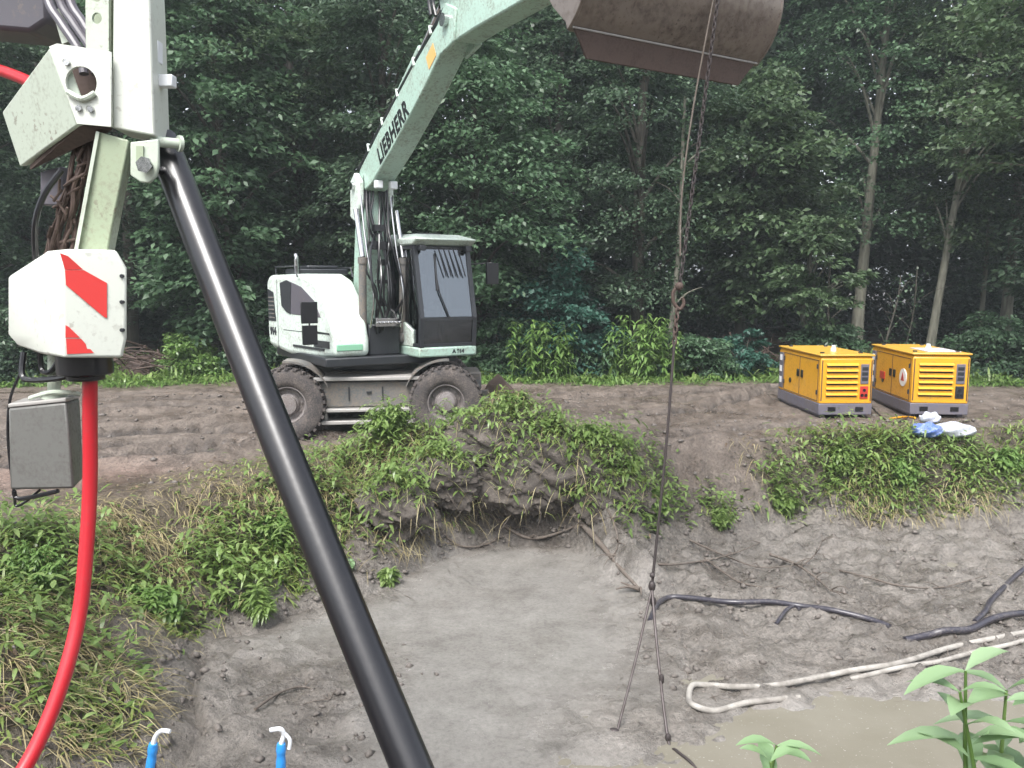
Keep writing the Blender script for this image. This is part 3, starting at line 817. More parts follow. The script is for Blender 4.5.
m.loft([[(c0 - .06, cy0 - .03, 2.99), (1.30, cy0 - .03, 2.99), (1.30, cy1 + .03, 2.99), (c0 - .06, cy1 + .03, 2.99)],
        [(c0 - .06, cy0 - .05, 3.13), (1.44, cy0 - .05, 3.08), (1.44, cy1 + .05, 3.08), (c0 - .06, cy1 + .05, 3.13)],
        [(c0 + .05, cy0 + .12, 3.21), (1.10, cy0 + .12, 3.17), (1.10, cy1 - .12, 3.17), (c0 + .05, cy1 - .12, 3.21)]])
roof = m.build('roof', 'white', cab, bevel=.025)
m = MB(U); m.prism([(.1, cy0 + .3, 3.205), (.8, cy0 + .3, 3.186), (.8, cy1 - .3, 3.186), (.1, cy1 - .3, 3.205)], UP * .02); m.build('roof_hatch', 'darkglass', roof)
m = MB(U)
for yy in (cy0 + .05, cy1 - .13): m.box((1.30, yy, 2.90), (1.40, yy + .1, 2.985)); 
m.cyl((-.2, .7, 3.12), (-.2, .7, 3.28), .012, 8)
m.build_each('work_light', 'dark', roof, bevel=.01)
m = MB(U)   # dark reflection streaks of the upper screen, built as thin bars
for k in range(5):
    yy = cy0 + .40 + k * .085
    m.tube([(1.315, yy, 2.94), (1.385, yy + .10, 2.50)], .010, 6)
m.build_each('reflection_bar', 'black', cab)
m = MB(U); m.box((.1, .55, 1.45), (.6, 1.0, 1.95)); m.box((.02, .55, 1.9), (.16, 1.0, 2.55)); m.box((.04, .64, 2.56), (.14, .9, 2.74)); m.build('seat', 'dark', cab, bevel=.04)
m = MB(U); m.tube([(1.2, .76, 1.45), (1.05, .76, 2.05)], .03, 8); m.box((.9, .66, 2.03), (1.12, .86, 2.10)); m.build('steering_column', 'dark', cab, bevel=.01)
m = MB(U); m.tube([(1.3, cy1, 2.7), (1.55, cy1 + .25, 2.72), (1.55, cy1 + .25, 2.35)], .014, 8); m.box((1.52, cy1 + .15, 2.38), (1.58, cy1 + .36, 2.72)); m.build('cab_mirror', 'black', cab, bevel=.012)
lettering('A 914', .085, 'number', 'dark', cab, U((1.464, .92, 1.32)), LF, UP, extrude=.002, bold=.004)
# --- boom (lower piece, main boom, stick, bucket); all in the plane y = BY
BY = -.08
def bprism(name, poly, y0, y1, mat, parent, bevel=.02):
    mm = MB(U); mm.prism([(a, y0, z) for a, z in poly], LF * (y1 - y0)); return mm.build(name, mat, parent, bevel=bevel)
K = (.42, 3.98); T = (3.60, 5.60)
low = bprism('lower_boom', [(.02, 1.55), (.46, 1.55), (.56, 2.4), (.60, 3.55), (.52, 4.02), (.30, 4.02), (.16, 3.5), (-.02, 2.4)], BY - .19, BY + .19, 'palegreen', ex)
m = MB(U)
for yy in (BY - .30, BY + .20):
    m.prism([(.20, yy, 3.45), (.42, yy, 3.36), (.62, yy, 3.62), (.62, yy, 3.98), (.44, yy, 4.14), (.24, yy, 4.02)], LF * .10)
m.build_each('knuckle_plate', 'white', low, bevel=.03)
m = MB(U)
m.cyl((K[0], BY - .35, K[1] - .06), (K[0], BY + .35, K[1] - .06), .06, 20); m.cyl((.25, BY - .33, 1.75), (.25, BY + .33, 1.75), .07, 20)
m.build_each('pivot_pin', 'rod', low)
for yy in (BY - .34, BY + .34):     # boom cylinders
    m = MB(U); m.cyl((.78, yy, 1.55), (.84, yy, 2.75), .062, 18); m.cyl((.84, yy, 2.70), (.842, yy, 2.80), .074, 18); m.ball((.78, yy, 1.52), .1, 8)
    cyl_ = m.build('boom_cylinder', 'grey_steel', ex)
    m = MB(U); m.cyl((.842, yy, 2.8), (.60, yy, 3.55), .042, 14); m.build('cylinder_rod', 'rod', cyl_)
d_ = Vector((T[0] - K[0], 0, T[1] - K[1])).normalized(); n_ = Vector((-d_.z, 0, d_.x))
Lb = math.hypot(T[0] - K[0], T[1] - K[1])
def bp(t, o): return (K[0] + d_.x * t + n_.x * o * .88, K[1] + d_.z * t + n_.z * o * .88)
boom = bprism('main_boom', [bp(-.12, -.16), bp(.35, -.30), bp(1.3, -.33), bp(2.6, -.27), bp(Lb + .10, -.14), bp(Lb + .16, .06), bp(Lb, .20), bp(2.4, .27), bp(1.0, .26), bp(.1, .22), bp(-.14, .10)],
              BY - .19, BY + .16, 'palegreen', ex)
p0 = bp(1.45, -.13)
lettering('LIEBHERR', .36, 'lettering', 'black', boom, U((p0[0], BY - .194, p0[1])), FW * d_.x + UP * d_.z, FW * n_.x + UP * n_.z, squeeze=.74, bold=.010, space=1.10)
p0 = bp(2.98, -.02)
m = MB(U); q = [bp(2.85, -.16), bp(3.1, -.14), bp(3.1, .08), bp(2.85, .06)]
m.prism([(a, BY - .196, z) for a, z in q], LF * .004); m.build('sticker', 'amber', boom)
m = MB(U)
for k, yy in enumerate((-.16, -.10, -.04, .04, .12)):
    o_ = .30 + .02 * (k % 2)
    m.tube([(bp(.0, o_)[0], BY + yy, bp(.0, o_)[1]), (bp(1.0, o_ + .03)[0], BY + yy, bp(1.0, o_ + .03)[1]), (bp(2.4, o_ + .03)[0], BY + yy, bp(2.4, o_ + .03)[1]), (bp(3.5, o_)[0], BY + yy, bp(3.5, o_)[1])], .022, 8, smooth=4)
m.build('hydraulic_pipes', 'dark', boom)
m = MB(U)
for t in (.55, 1.2, 1.85, 2.5, 3.1):
    a = bp(t, .24); b = bp(t, .37); 
    m.tube([(a[0], BY - .19, a[1]), (b[0], BY - .19, b[1]), (b[0], BY + .16, b[1]), (a[0], BY + .16, a[1])], .022, 6)
m.build_each('pipe_clamp', 'white', boom)
m = MB(U)
for yy in (BY - .12, BY + .12):
    a = bp(.45, -.36); m.box((a[0], yy - .06, a[1] - .06), (a[0] + .1, yy + .06, a[1] + .06))
wl = m.build_each('boom_light', 'white_plastic', boom, bevel=.015)
# stick cylinder over the main boom
m = MB(U)
a, b, c = bp(1.0, .46), bp(2.5, .58), bp(3.55, .72)
m.cyl((a[0], BY, a[1]), (b[0], BY, b[1]), .08, 18); m.ball((a[0], BY, a[1]), .1, 8)
sc_ = m.build('stick_cylinder', 'palegreen', ex)
m = MB(U); m.cyl((b[0], BY, b[1]), (c[0], BY, c[1]), .045, 14); m.build('cylinder_rod', 'rod', sc_)
# stick
S0 = (3.55, 5.62); S1 = (6.35, 5.5)
stick = bprism('stick', [(3.24, 6.10), (3.10, 6.34), (3.50, 6.46), (4.2, 6.24), (6.2, 5.78), (6.48, 5.64), (6.48, 5.44), (6.2, 5.36), (4.2, 5.36), (3.72, 5.34), (3.42, 5.46)], BY - .17, BY + .17, 'palegreen', ex)
m = MB(U); m.cyl((S0[0], BY - .26, S0[1]), (S0[0], BY + .26, S0[1]), .08, 20); m.cyl((6.36, BY - .24, 5.54), (6.36, BY + .24, 5.54), .06, 20); m.build_each('pivot_pin', 'rod', stick)
m = MB(U)
for yy in (BY - .2, BY + .14): m.prism([(3.36, yy, 5.25), (3.75, yy, 5.33), (3.80, yy, 5.70), (3.5, yy, 5.85), (3.28, yy, 5.63)], LF * .06)
m.build_each('boom_fork', 'palegreen', boom, bevel=.02)
m = MB(U)
for k, yy in enumerate((-.17, -.10, .08)):
    m.tube([(3.05, BY + yy, 5.82), (3.0 - .03 * k, BY + yy, 6.1), (3.25, BY + yy, 6.35 + .05 * k), (3.9, BY + yy, 6.30), (4.6, BY + yy - .02, 6.28)], .024, 8, smooth=5)
m.tube([(3.3, BY - .2, 5.95), (3.7, BY - .24, 6.0), (4.1, BY - .2, 6.1), (4.4, BY - .18, 6.15)], .024, 8, smooth=5)
m.build('hydraulic_hoses', 'black', stick)
m = MB(U)
for (a_, z_) in ((4.3, 6.0), (4.8, 5.80), (5.4, 5.62)): m.cyl((a_, BY - .19, z_), (a_, BY - .17, z_), .045, 10)
m.build_each('boss', 'rod', stick)
m = MB(U); m.cyl((4.0, BY, 6.5), (5.4, BY, 6.42), .07, 16); m.cyl((5.4, BY, 6.42), (6.1, BY, 6.32), .04, 12)
for yy in (BY - .18, BY + .14): m.prism([(6.05, yy, 6.38), (6.16, yy, 6.34), (6.22, yy, 5.50), (6.12, yy, 5.50)], LF * .04); m.prism([(6.05, yy, 6.38), (6.12, yy, 6.26), (6.72, yy, 6.12), (6.72, yy, 6.24)], LF * .04)
m.build('bucket_linkage', 'grey_steel', stick, bevel=.008)
# bucket: a wide ditch cleaning bucket, its rounded back to the camera
BW = 1.06; BYc = .03
BZ = (7.06, 4.98)
outer = []
for k in range(19):                      # open shell, its rounded back to the front, the lip pointing down
    a = R(120 - 180 * k / 18)
    outer.append((BZ[0] + .53 * math.cos(a), BZ[1] + .60 * math.sin(a)))
outer += [(7.285, 4.435)]
inner = [(BZ[0] - .02 + (a - BZ[0]) * .96, BZ[1] + (z - BZ[1]) * (.96 if z > BZ[1] else 1.0)) for a, z in outer]
m = MB(U); no = len(outer)
ra = [[(a, BYc - BW, z) for a, z in outer], [(a, BYc + BW, z) for a, z in outer], [(a, BYc + BW, z) for a, z in inner], [(a, BYc - BW, z) for a, z in inner]]
V_ = [p for r in ra for p in r]; F_ = []
for q in range(4):
    o0, o1 = q * no, ((q + 1) % 4) * no
    for k in range(no - 1): F_.append((o0 + k, o0 + k + 1, o1 + k + 1, o1 + k))
F_ += [(0, no, 2 * no, 3 * no), (no - 1, 4 * no - 1, 3 * no - 1, 2 * no - 1)]
m.add(V_, F_)
bucket = m.build('bucket', 'steel_bucket', ex, smooth=40)
for yy in (BYc - BW - .03, BYc + BW):
    m = MB(U); m.prism([(BZ[0] + (a - BZ[0]) * 1.01, yy, BZ[1] + (z - BZ[1]) * 1.01) for a, z in outer] + [(7.26, yy, 4.50), (7.08, yy, 4.66), (6.92, yy, 4.86), (6.80, yy, 5.20)], LF * .03); m.build('cheek_plate', 'steel_bucket', bucket, bevel=.006)
m = MB(U); ce = [(-BW + .02, 4.445), (BW - .02, 4.445), (BW - .10, 4.35), (BW - .18, 4.24), (-BW + .18, 4.24), (-BW + .10, 4.35)]
m.loft([[(7.318 - .22 * (4.445 - z), BYc + y, z) for y, z in ce], [(7.296 - .22 * (4.445 - z), BYc + y, z) for y, z in ce]]); m.build('cutting_edge', 'rust', bucket, bevel=.004)
m = MB(U)
q = (7.322, 4.450)
m.tube([(q[0], BYc - BW, q[1]), (q[0], BYc + BW, q[1])], .009, 6); m.build('weld_seam', 'box_light', bucket)
m = MB(U)
for yy in (BY - .26, BY + .20): m.prism([(6.22, yy, 5.46), (6.46, yy, 5.42), (6.75, yy, 5.60), (6.95, yy, 5.72), (6.80, yy, 6.28), (6.62, yy, 6.28), (6.52, yy, 5.85), (6.28, yy, 5.68)], LF * .06)
m.box((6.45, BY - .3, 5.60), (6.98, BY + .3, 5.68))
m.build('quick_coupler', 'grey_steel', bucket, bevel=.01)
hk = U((7.62, .36, 5.52))
m = MB(); m.tube([hk + Vector((0, 0, .02)), hk - FW * .10 + Vector((0, 0, .03)), hk - FW * .22 + Vector((0, 0, -.06))], .03, 8, smooth=3); m.tube([hk + Vector((.05, 0, .05)), hk + Vector((.05, 0, -.06)), hk + Vector((-.05, 0, -.06)), hk + Vector((-.05, 0, .05))], .016, 8); m.build('lifting_eye', 'rod', bucket)
# hoses bunched between boom foot and cab
m = MB(U); rg = random.Random(17)
for k in range(11):
    y_ = BY - .20 + .042 * k; j_ = lambda a: rg.uniform(-a, a)
    m.tube([(.75, y_ + .04, 1.5), (.86 + j_(.14), y_ + j_(.10), 1.85 + j_(.15)), (.92 + j_(.16), y_ + j_(.13), 2.25 + j_(.15)), (.84 + j_(.12), y_ + j_(.12), 2.8 + j_(.2)), (.70 + j_(.08), y_ + j_(.08), 3.3 + j_(.15)), (.60, y_ + j_(.05), 3.8), (bp(.3, .34)[0], BY + (y_ - BY) * .7, bp(.3, .34)[1])], rg.uniform(.013, .022), 7, smooth=5)
for k in range(6):
    z_ = 1.75 + .28 * k + rg.uniform(-.1, .1); m.box((.72, BY - .22 + rg.uniform(0, .2), z_), (.86, BY + .02 + rg.uniform(0, .2), z_ + rg.uniform(.05, .14)))
m.build('hose_bundle', 'black', ex)
m = MB(U)
for k, y_ in enumerate((BY + .24, BY - .26)):
    m.tube([(.9, y_, 1.7), (1.0, y_ + .03, 2.2), (.82, y_, 2.9), (.66, y_, 3.5), (.6, y_, 3.8)], .016, 7, smooth=5)
m.box((.85, BY - .2, 1.72), (1.0, BY + .2, 1.85)); 
for k in range(7): m.cyl((1.0, BY - .2 + .065 * k, 1.78), (1.06, BY - .2 + .065 * k, 1.78), .022, 8)
m.build('valve_block', 'rod', ex, bevel=.004)

# ------------------------------------------------------------------ the chain and sling hanging from the bucket
ch_top = hk + Vector((0, 0, -.07))
mid_ = at(679, 292, ch_top.y - .10); knot = at(652, 586, ch_top.y - .30)
sl = tag(empty('lifting_chain', ch_top), 'rusty lifting chain with two wire legs hanging from the excavator bucket into the pit', 'chain')
def chain_mb(pts, link=.05, wire=.0068, width=.0145):
    m_ = MB(); i = 0
    for a, b in zip(pts[:-1], pts[1:]):
        L_ = (b - a).length; t = (b - a) / L_; n = int(L_ / link)
        u = t.orthogonal().normalized(); v = t.cross(u)
        for k in range(n):
            c = a + t * (k + .5) * L_ / n
            e = u if i % 2 == 0 else v; i += 1
            ring = [c + t * (link * .66 * math.cos(x)) + e * (width * math.sin(x)) for x in [2 * math.pi * q / 10 for q in range(11)]]
            m_.tube(ring, wire, 5, caps=False)
    return m_
chain_mb([ch_top, mid_]).build('chain', 'chain', sl)
b2 = mid_ + (ch_top - mid_) * .10 + Vector((-.03, 0, 0)); t2 = ch_top + (mid_ - ch_top) * .22
m = MB(); m.tube([t2 + Vector((-.02, .02, .1)), t2.lerp(b2, .4) + Vector((-.07, .03, 0)), t2.lerp(b2, .75) + Vector((-.06, .03, 0)), b2], .008, 6, smooth=5); m.build('tag_rope', 'root', sl)
m = MB(); m.tube([mid_ + Vector((.0, 0, .06)), mid_ + Vector((-.05, 0, .0)), mid_ + Vector((-.045, 0, -.09)), mid_ + Vector((.01, 0, -.15)), mid_ + Vector((.045, 0, -.1)), mid_ + Vector((.03, 0, -.05))], .016, 8, smooth=5)
m.ball(mid_ + Vector((0, 0, .05)), .04, 6); m.build('hook', 'rust', sl)
low_ = mid_ + Vector((-.01, 0, -.14))
chain_mb([low_, low_ + (knot - low_) * .13], link=.05, wire=.009, width=.018).build('chain', 'rust', sl)
m = MB(); m.tube([low_ + (knot - low_) * .12, low_ + (knot - low_) * .5 + Vector((.012, 0, 0)), knot], .0125, 8, smooth=6); m.build('wire_rope', 'chain', sl)
m = MB(); m.ball(knot, .034, 6, (1, 1, 1.5)); m.ball(knot + Vector((.01, -.02, -.14)), .03, 6, (1, 1, 1.5)); m.ball(knot + Vector((.0, 0, .10)), .025, 6); m.build_each('shackle', 'chain', sl)
e1 = hit(616, 731); e2 = hit(668, 742); k2 = knot + Vector((0, 0, -.02))
m = MB(); m.tube([k2, k2.lerp(e1, .5) + Vector((.015, 0, 0)), e1 + Vector((0, 0, -.05))], .011, 7, smooth=5); m.ball(e1 + Vector((-.02, 0, -.01)), .035, 6, (1.5, 1, .8)); m.build('wire_leg', 'chain', sl)
m = MB(); m.tube([k2, k2.lerp(e2, .45) + Vector((-.01, 0, 0)), e2 + Vector((0, 0, .012)), hit(676, 752) + Vector((0, 0, .01)), hit(690, 763) + Vector((0, 0, .008)), hit(702, 774) + Vector((0, 0, -.03))], .0125, 7, smooth=5); m.ball(k2.lerp(e2, .62), .024, 6, (1, 1, 2)); m.ball(e2 + Vector((0, 0, .03)), .024, 6, (1, 1, 1.5)); m.build('wire_leg', 'chain', sl)

# ------------------------------------------------------------------ generators
def generator(A, rot, wid, length, H, label, second):
    rx = Vector((math.cos(rot), math.sin(rot), 0)); by = Vector((-math.sin(rot), math.cos(rot), 0))
    z0 = min(gz(A[0], A[1]), gz(A[0] + rx.x * wid, A[1] + rx.y * wid), gz(A[0] + by.x * length, A[1] + by.y * length)) + .015
    A = Vector((A[0], A[1], z0))
    def G(p): return A + rx * p[0] + by * p[1] + UP * p[2]
    g = tag(empty('generator', A), label, 'generator', 'yellow generators by the wood')
    m = MB(G); m.box((.0, .0, .05), (wid, length, .25)); m.box((.04, .1, .0), (.14, length - .1, .05)); m.box((wid - .14, .1, .0), (wid - .04, length - .1, .05))
    sk = m.build('skid', 'skid', g, bevel=.012)
    m = MB(G)
    for x0 in (.16, wid - .3): m.box((x0, -.006, .11), (x0 + .14, .004, .19))
    m.build_each('forklift_slot', 'black', sk)
    m = MB(G); m.loft([[(.01, .01, .252), (wid - .01, .01, .252), (wid - .01, length - .01, .252), (.01, length - .01, .252)],
                       [(.01, .01, H - .06), (wid - .01, .01, H - .06), (wid - .01, length - .01, H - .06), (.01, length - .01, H - .06)],
                       [(.05, .05, H - .012), (wid - .05, .05, H - .012), (wid - .05, length - .05, H - .012), (.05, length - .05, H - .012)]])
    body = m.build('body', 'yellow', g, bevel=.014)
    m = MB(G); m.box((-.012, -.012, H - .012), (wid + .012, length + .012, H + .02)); lid = m.build('lid', 'yellow_top', g, bevel=.012)
    m = MB(G); m.cyl((wid * .55, length * .35, H + .02), (wid * .55, length * .35, H + .08), .05, 14); m.cyl((wid * .55, length * .35, H + .08), (wid * .55, length * .35, H + .13), .035, 12)
    m.build('exhaust_cap', 'white_plastic', lid)
    m = MB(G)
    for x0 in (.1, wid - .16): 
        for y0 in (.25, length - .3): m.box((x0, y0, H + .02), (x0 + .06, y0 + .05, H + .045))
    m.build_each('lifting_lug', 'dark', lid)
    # front louvres: dark slot below a bent yellow lip, five of them
    m = MB(G)
    for k in range(6): m.box((wid * .13, .004, .37 + k * .105), (wid * .70, .012, .41 + k * .105))
    m.build('louvre_slots', 'black', body)
    m = MB(G)
    for k in range(6):
        z = .412 + k * .105
        m.prism([(wid * .12, .009, z + .03), (wid * .12, -.030, z - .008), (wid * .12, -.026, z - .014), (wid * .12, .009, z + .014)], rx * (wid * .59))
    m.build('louvre_lips', 'yellow', body)
    m = MB(G); m.box((.03, .0, .30), (.045, .012, H - .08)); m.box((wid - .045, .0, .30), (wid - .03, .012, H - .08)); m.build_each('corner_seam', 'rust', body)
    m = MB(G); m.box((wid * .76, -.004, .60), (wid * .91, .012, .95)); cp = m.build('control_panel', 'skid', body, bevel=.006)
    m = MB(G)
    for k in range(3): m.box((wid * .78, -.010, .66 + k * .09), (wid * .89, -.004, .72 + k * .09))
    m.build_each('control_switch', 'dark', cp)
    m = MB(G); m.box((wid * .76, -.004, .34), (wid * .91, .012, .56)); sp = m.build('socket_panel', 'red_label' if not second else 'dark', body, bevel=.004)
    m = MB(G); m.cyl((wid * .80, -.012, .40), (wid * .80, -.004, .40), .028, 14); m.cyl((wid * .87, -.012, .40), (wid * .87, -.004, .40), .028, 14); m.cyl((wid * .835, -.012, .49), (wid * .835, -.004, .49), .028, 14)
    m.build_each('power_socket', 'black', sp)
    # left side: two doors with dark latches
    m = MB(G)
    for yy in (.10, .98, length - .30): m.box((.004, yy, .29), (.014, yy + .012, H - .09))
    m.box((.004, .10, .28), (.014, length - .3, .29)); m.box((.004, .10, H - .10), (.014, length - .3, H - .09))
    m.build('door_seam', 'rust', body)
    for yy in (.86, 1.06):
        m = MB(G); m.box((-.008, yy - .05, .62), (.012, yy + .05, .76)); m.build('door_latch', 'black', body, bevel=.008)
    m = MB(G)
    for yy in (.12, length - .33):
        for z in (.40, .86): m.cyl((-.006, yy, z), (-.006, yy, z + .08), .014, 8)
    m.build_each('hinge', 'dark', body)
    m = MB(G); m.cyl((-.003, 1.45, .50), (.012, 1.45, .50), .05, 14); m.build('filler_cap', 'black', body)
    m = MB(G); m.box((-.006, length - .26, .30), (.013, length - .05, H - .10)); m.build('end_panel', 'skid', body, bevel=.006)
    m = MB(G)
    for z in (.40, .62, .84): m.box((-.010, length - .21, z), (-.0065, length - .09, z + .12))
    m.build_each('data_plate', 'white_label', body)
    if second:
        m = MB(G); m.cyl((-.004, .42, .66), (.012, .42, .66), .16, 24); st = m.build('round_sticker', 'white_label', body)
        m = MB(G); m.prism([(-.0075, .34, .60), (-.0075, .42, .76), (-.0075, .50, .60)], rx * .003); m.build('warning_triangle', 'red_label', st)
        m = MB(G); m.box((-.006, 1.35, .52), (.012, 1.6, .66)); m.build('red_plate', 'red_label', body)
        m = MB(G); m.box((wid * .35, .25, H + .0205), (wid * .93, 1.1, H + .032)); m.build('roof_sheet', 'cloth_white', lid, bevel=.004)
    return g
generator((5.42, 14.05), R(1), .95, 2.1, 1.10, 'left yellow generator, its red socket panel at the right of its louvred end', False)
generator((7.06, 14.1), R(-6), .98, 2.15, 1.12, 'right yellow generator with a round white sticker on its side, behind the plastic sack', True)

def sack(name, label, p, L, Wd, H, ang, mat, seed):
    ca, sa = math.cos(ang), math.sin(ang); m = MB(); rings = []
    rg = random.Random(seed)
    n = 14
    for i in range(n + 1):
        t = i / n; x = (t - .5) * L; pr = max(.05, math.sin(math.pi * min(max(t, .03), .97)) ** .45)
        ring = []
        for k in range(16):
            a = 2 * math.pi * k / 16
            y = math.cos(a) * Wd / 2 * pr; z = math.sin(a) * H / 2 * pr + H * .42
            w = 1 + .16 * math.sin(5 * a + 9 * t + seed) + .10 * rg.uniform(-1, 1)
            y *= w; z = max(.0, z * w)
            ring.append((p.x + x * ca - y * sa, p.y + x * sa + y * ca, p.z + z - .02))
        rings.append(ring)
    m.loft(rings); o = m.build(name, mat, None, origin=p, smooth=60)
    sb = o.modifiers.new('sub', 'SUBSURF'); sb.levels = 1; sb.render_levels = 2
    return tag(o, label, 'sack')
sack('plastic_sack', 'full white plastic sack lying on the mud in front of the right generator', hit(954, 436), .62, .40, .25, R(-8), 'cloth_white', 3)
sack('plastic_sack', 'crumpled blue and white sack lying at the end of the full white one', hit(926, 436), .48, .42, .24, R(4), 'cloth_blue', 8)
b_ = hit(940, 430); 
sack('plastic_sack', 'small pale sack resting on the blue and white one', b_ + Vector((-.12, .1, .10)), .34, .30, .20, R(20), 'cloth_white', 5)
m = MB(); q = [hit(x, y) + Vector((0, 0, .012)) for x, y in ((872, 408), (882, 418), (893, 424), (905, 420), (915, 414), (922, 420), (918, 428))]
m.tube(q, .014, 7, smooth=5); tag(m.build('power_cable', 'black'), 'black power cable curling over the mud between the two generators', 'cable')
m = MB(); q = [hit(x, y) + Vector((0, 0, .02)) for x, y in ((890, 420), (903, 418), (915, 419))]
m.tube(q, .018, 7, smooth=4); tag(m.build('cable_end', 'yellow'), 'short yellow cable end on the mud by the right generator', 'cable')

# ------------------------------------------------------------------ foreground crane mast at the left
AN = at(120, 250, 3.45); AN.z = gz(-5.6, 3.4)
mast = tag(empty('crane_mast', Vector((-5.6, 3.4, AN.z))), 'white crane mast hanging into the left of the picture with a hinged lower leg', 'crane')
D0 = 3.40
m = MB()
ztop = 4.75
def col(px, py, D): return at(px, py, D)
f = [col(112, 128, D0), col(155, 136, D0 + .02), col(150, 0, D0 + .02), col(113, 0, D0)]
dz = Vector((0, 0, ztop - f[2].z))
back = Vector((-.03, .22, 0))
m.loft([[f[0], f[1], f[1] + back, f[0] + back], [f[3], f[2], f[2] + back, f[3] + back], [f[3] + dz, f[2] + dz, f[2] + dz + back, f[3] + dz + back]])
beam = m.build('mast_beam', 'cover_white', mast, bevel=.008)
top = f[3] + dz
m = MB(); m.box((-5.75, top.y - .05, ztop - .30), (top.x + .25, top.y + .25, ztop + .02)); m.build('jib', 'white', mast, bevel=.02)
m = MB(); m.box((-5.78, 3.22, AN.z - .1), (-5.42, 3.58, ztop - .302)); m.build('column', 'white', mast, bevel=.02)
# perforated side plate left of the beam
pA = col(84, 52, D0 + .04); pB = col(112, 52, D0 + .02)
uu = (pB - pA).normalized(); wv_ = (pB - pA).length
def in_plate(px, py, D, p, u, v):
    q = col(px, py, D) - p; return (q.dot(u), q.dot(v))
vv = UP
sp_out = [in_plate(x, y, D0 + .03, pA, uu, vv) for x, y in ((86, 54), (111, 54), (112, -120), (84, -120))]
hx = [in_plate(x, y, D0 + .03, pA, uu, vv) + (.022,) for x, y in ((98, 18), (98, -4), (98, -40), (98, -80))]
plate('perforated_plate', 'dullwhite', mast, sp_out, hx, .012, pA, uu, vv)
m = MB(); m.prism([col(86, 54, D0 + .12), col(111, 54, D0 + .12), col(112, -120, D0 + .12), col(84, -120, D0 + .12)], (0, .04, 0)); m.build('inner_web', 'olive_steel', mast)
# bracket: front plate with a big round hole, slanted box side
pts = [(50, 47), (58, 44), (111, 52), (112, 127), (78, 124)]
p0 = col(78, 90, D0 - .03); pu = (col(112, 90, D0 - .03) - p0).normalized(); 
br_out = [in_plate(x, y, D0 - .03, p0, pu, UP) for x, y in pts]
hole = in_plate(82, 83, D0 - .03, p0, pu, UP) + (15 / F * D0,); h2 = in_plate(66, 62, D0 - .03, p0, pu, UP) + (.011,); h3 = in_plate(90, 109, D0 - .03, p0, pu, UP) + (.012,)
br = plate('bracket_plate', 'cover_white', mast, br_out, [hole, h2, h3], .014, p0, pu, UP)
m = MB(); m.tube([col(68, 92, D0 - .045), col(82, 99, D0 - .05), col(95, 93, D0 - .045)], .012, 8, smooth=4); m.build('hole_rim', 'dullwhite', br)
m = MB(); 
a4 = [col(49, 48, D0 - .02), col(77, 125, D0 - .02), col(20, 167, D0 + .30), col(2, 112, D0 + .30)]
m.loft([a4, [p + Vector((.05, .02, .012)) for p in a4]]); m.build('bracket_side', 'dullwhite', mast, bevel=.006)
m = MB(); m.prism([col(80, 126, D0 + .0), col(112, 130, D0 + .0), col(96, 140, D0 + .22), col(30, 170, D0 + .28)], (0, 0, .02)); m.build('bracket_floor', 'rust', mast)
m = MB(); m.prism([col(52, 50, D0 + .26), col(110, 54, D0 + .26), col(112, 124, D0 + .26), col(80, 122, D0 + .26)], (0, .02, 0)); m.build('bracket_back', 'rust', mast)  # rust material picked dark to stand for shade behind the hole
for (x, y) in ((66, 62), (90, 109), (78, 108)):
    m = MB(); c = col(x, y, D0 - .05); m.cyl(c, c + Vector((0, .03, 0)), .013, 6); m.build('bolt', 'rod', br)
# hinged leg and lug
lg = [col(97, 131, D0), col(129, 140, D0), col(107, 256, D0 + .02), col(74, 250, D0 + .02)]
m = MB(); m.loft([lg, [p + Vector((-.04, .14, 0)) for p in lg]]); leg = m.build('hinged_leg', 'olive_steel', mast, bevel=.008)
m = MB(); m.loft([[col(96, 131, D0 - .012), col(99.5, 132, D0 - .012), col(78, 250, D0), col(74, 250, D0)], [col(96, 131, D0 + .02), col(99.5, 132, D0 + .02), col(78, 250, D0 + .03), col(74, 250, D0 + .03)]]); m.build('leg_flange', 'dullwhite', leg)
for dd in (-.02, .10):
    m = MB()
    lp = [(130, 142), (158, 139), (158.5, 165), (156, 176), (149, 183), (140, 182), (130, 175)]
    m.prism([col(x, y, D0 + dd) for x, y in lp], (0, .02, 0)); m.build('lug_plate', 'dullwhite', mast, bevel=.005)
c = col(145, 165, D0 - .05); m = MB(); m.cyl(c, c + Vector((0, .2, 0)), .022, 16); m.cyl(c + Vector((0, -.012, 0)), c, .034, 6); m.build('lug_bolt', 'rod', mast)
m = MB(); m.prism([col(136, 146, D0 - .03), col(143, 146, D0 - .03), col(143, 168, D0 - .03), col(136, 166, D0 - .03)], (0, .012, 0)); m.build('lug_stop', 'olive_steel', mast)
m = MB(); m.cyl(col(150, 141, D0 + .06), col(181, 144, D0 + .12), .022, 16); m.cyl(col(178, 143.5, D0 + .11), col(181.5, 144, D0 + .12), .034, 16); m.build('hinge_pin', 'dullwhite', mast)
m = MB()
for (x0, y0, x1, y1) in ((151, 40, 158, 62), (152, 74, 172, 86), (151, 92, 156, 120)): m.prism([col(x0, y0, D0 + .1), col(x1, y0, D0 + .1), col(x1, y1, D0 + .1), col(x0, y1, D0 + .1)], (0, .05, 0))
m.build_each('sensor_bracket', 'white_plastic', mast, bevel=.004)
m = MB(); m.tube([col(152, 60, D0 + .14), col(157, 90, D0 + .16), col(155, 118, D0 + .15), col(158, 134, D0 + .12)], .012, 8, smooth=4); m.build('sensor_cable', 'black', mast)
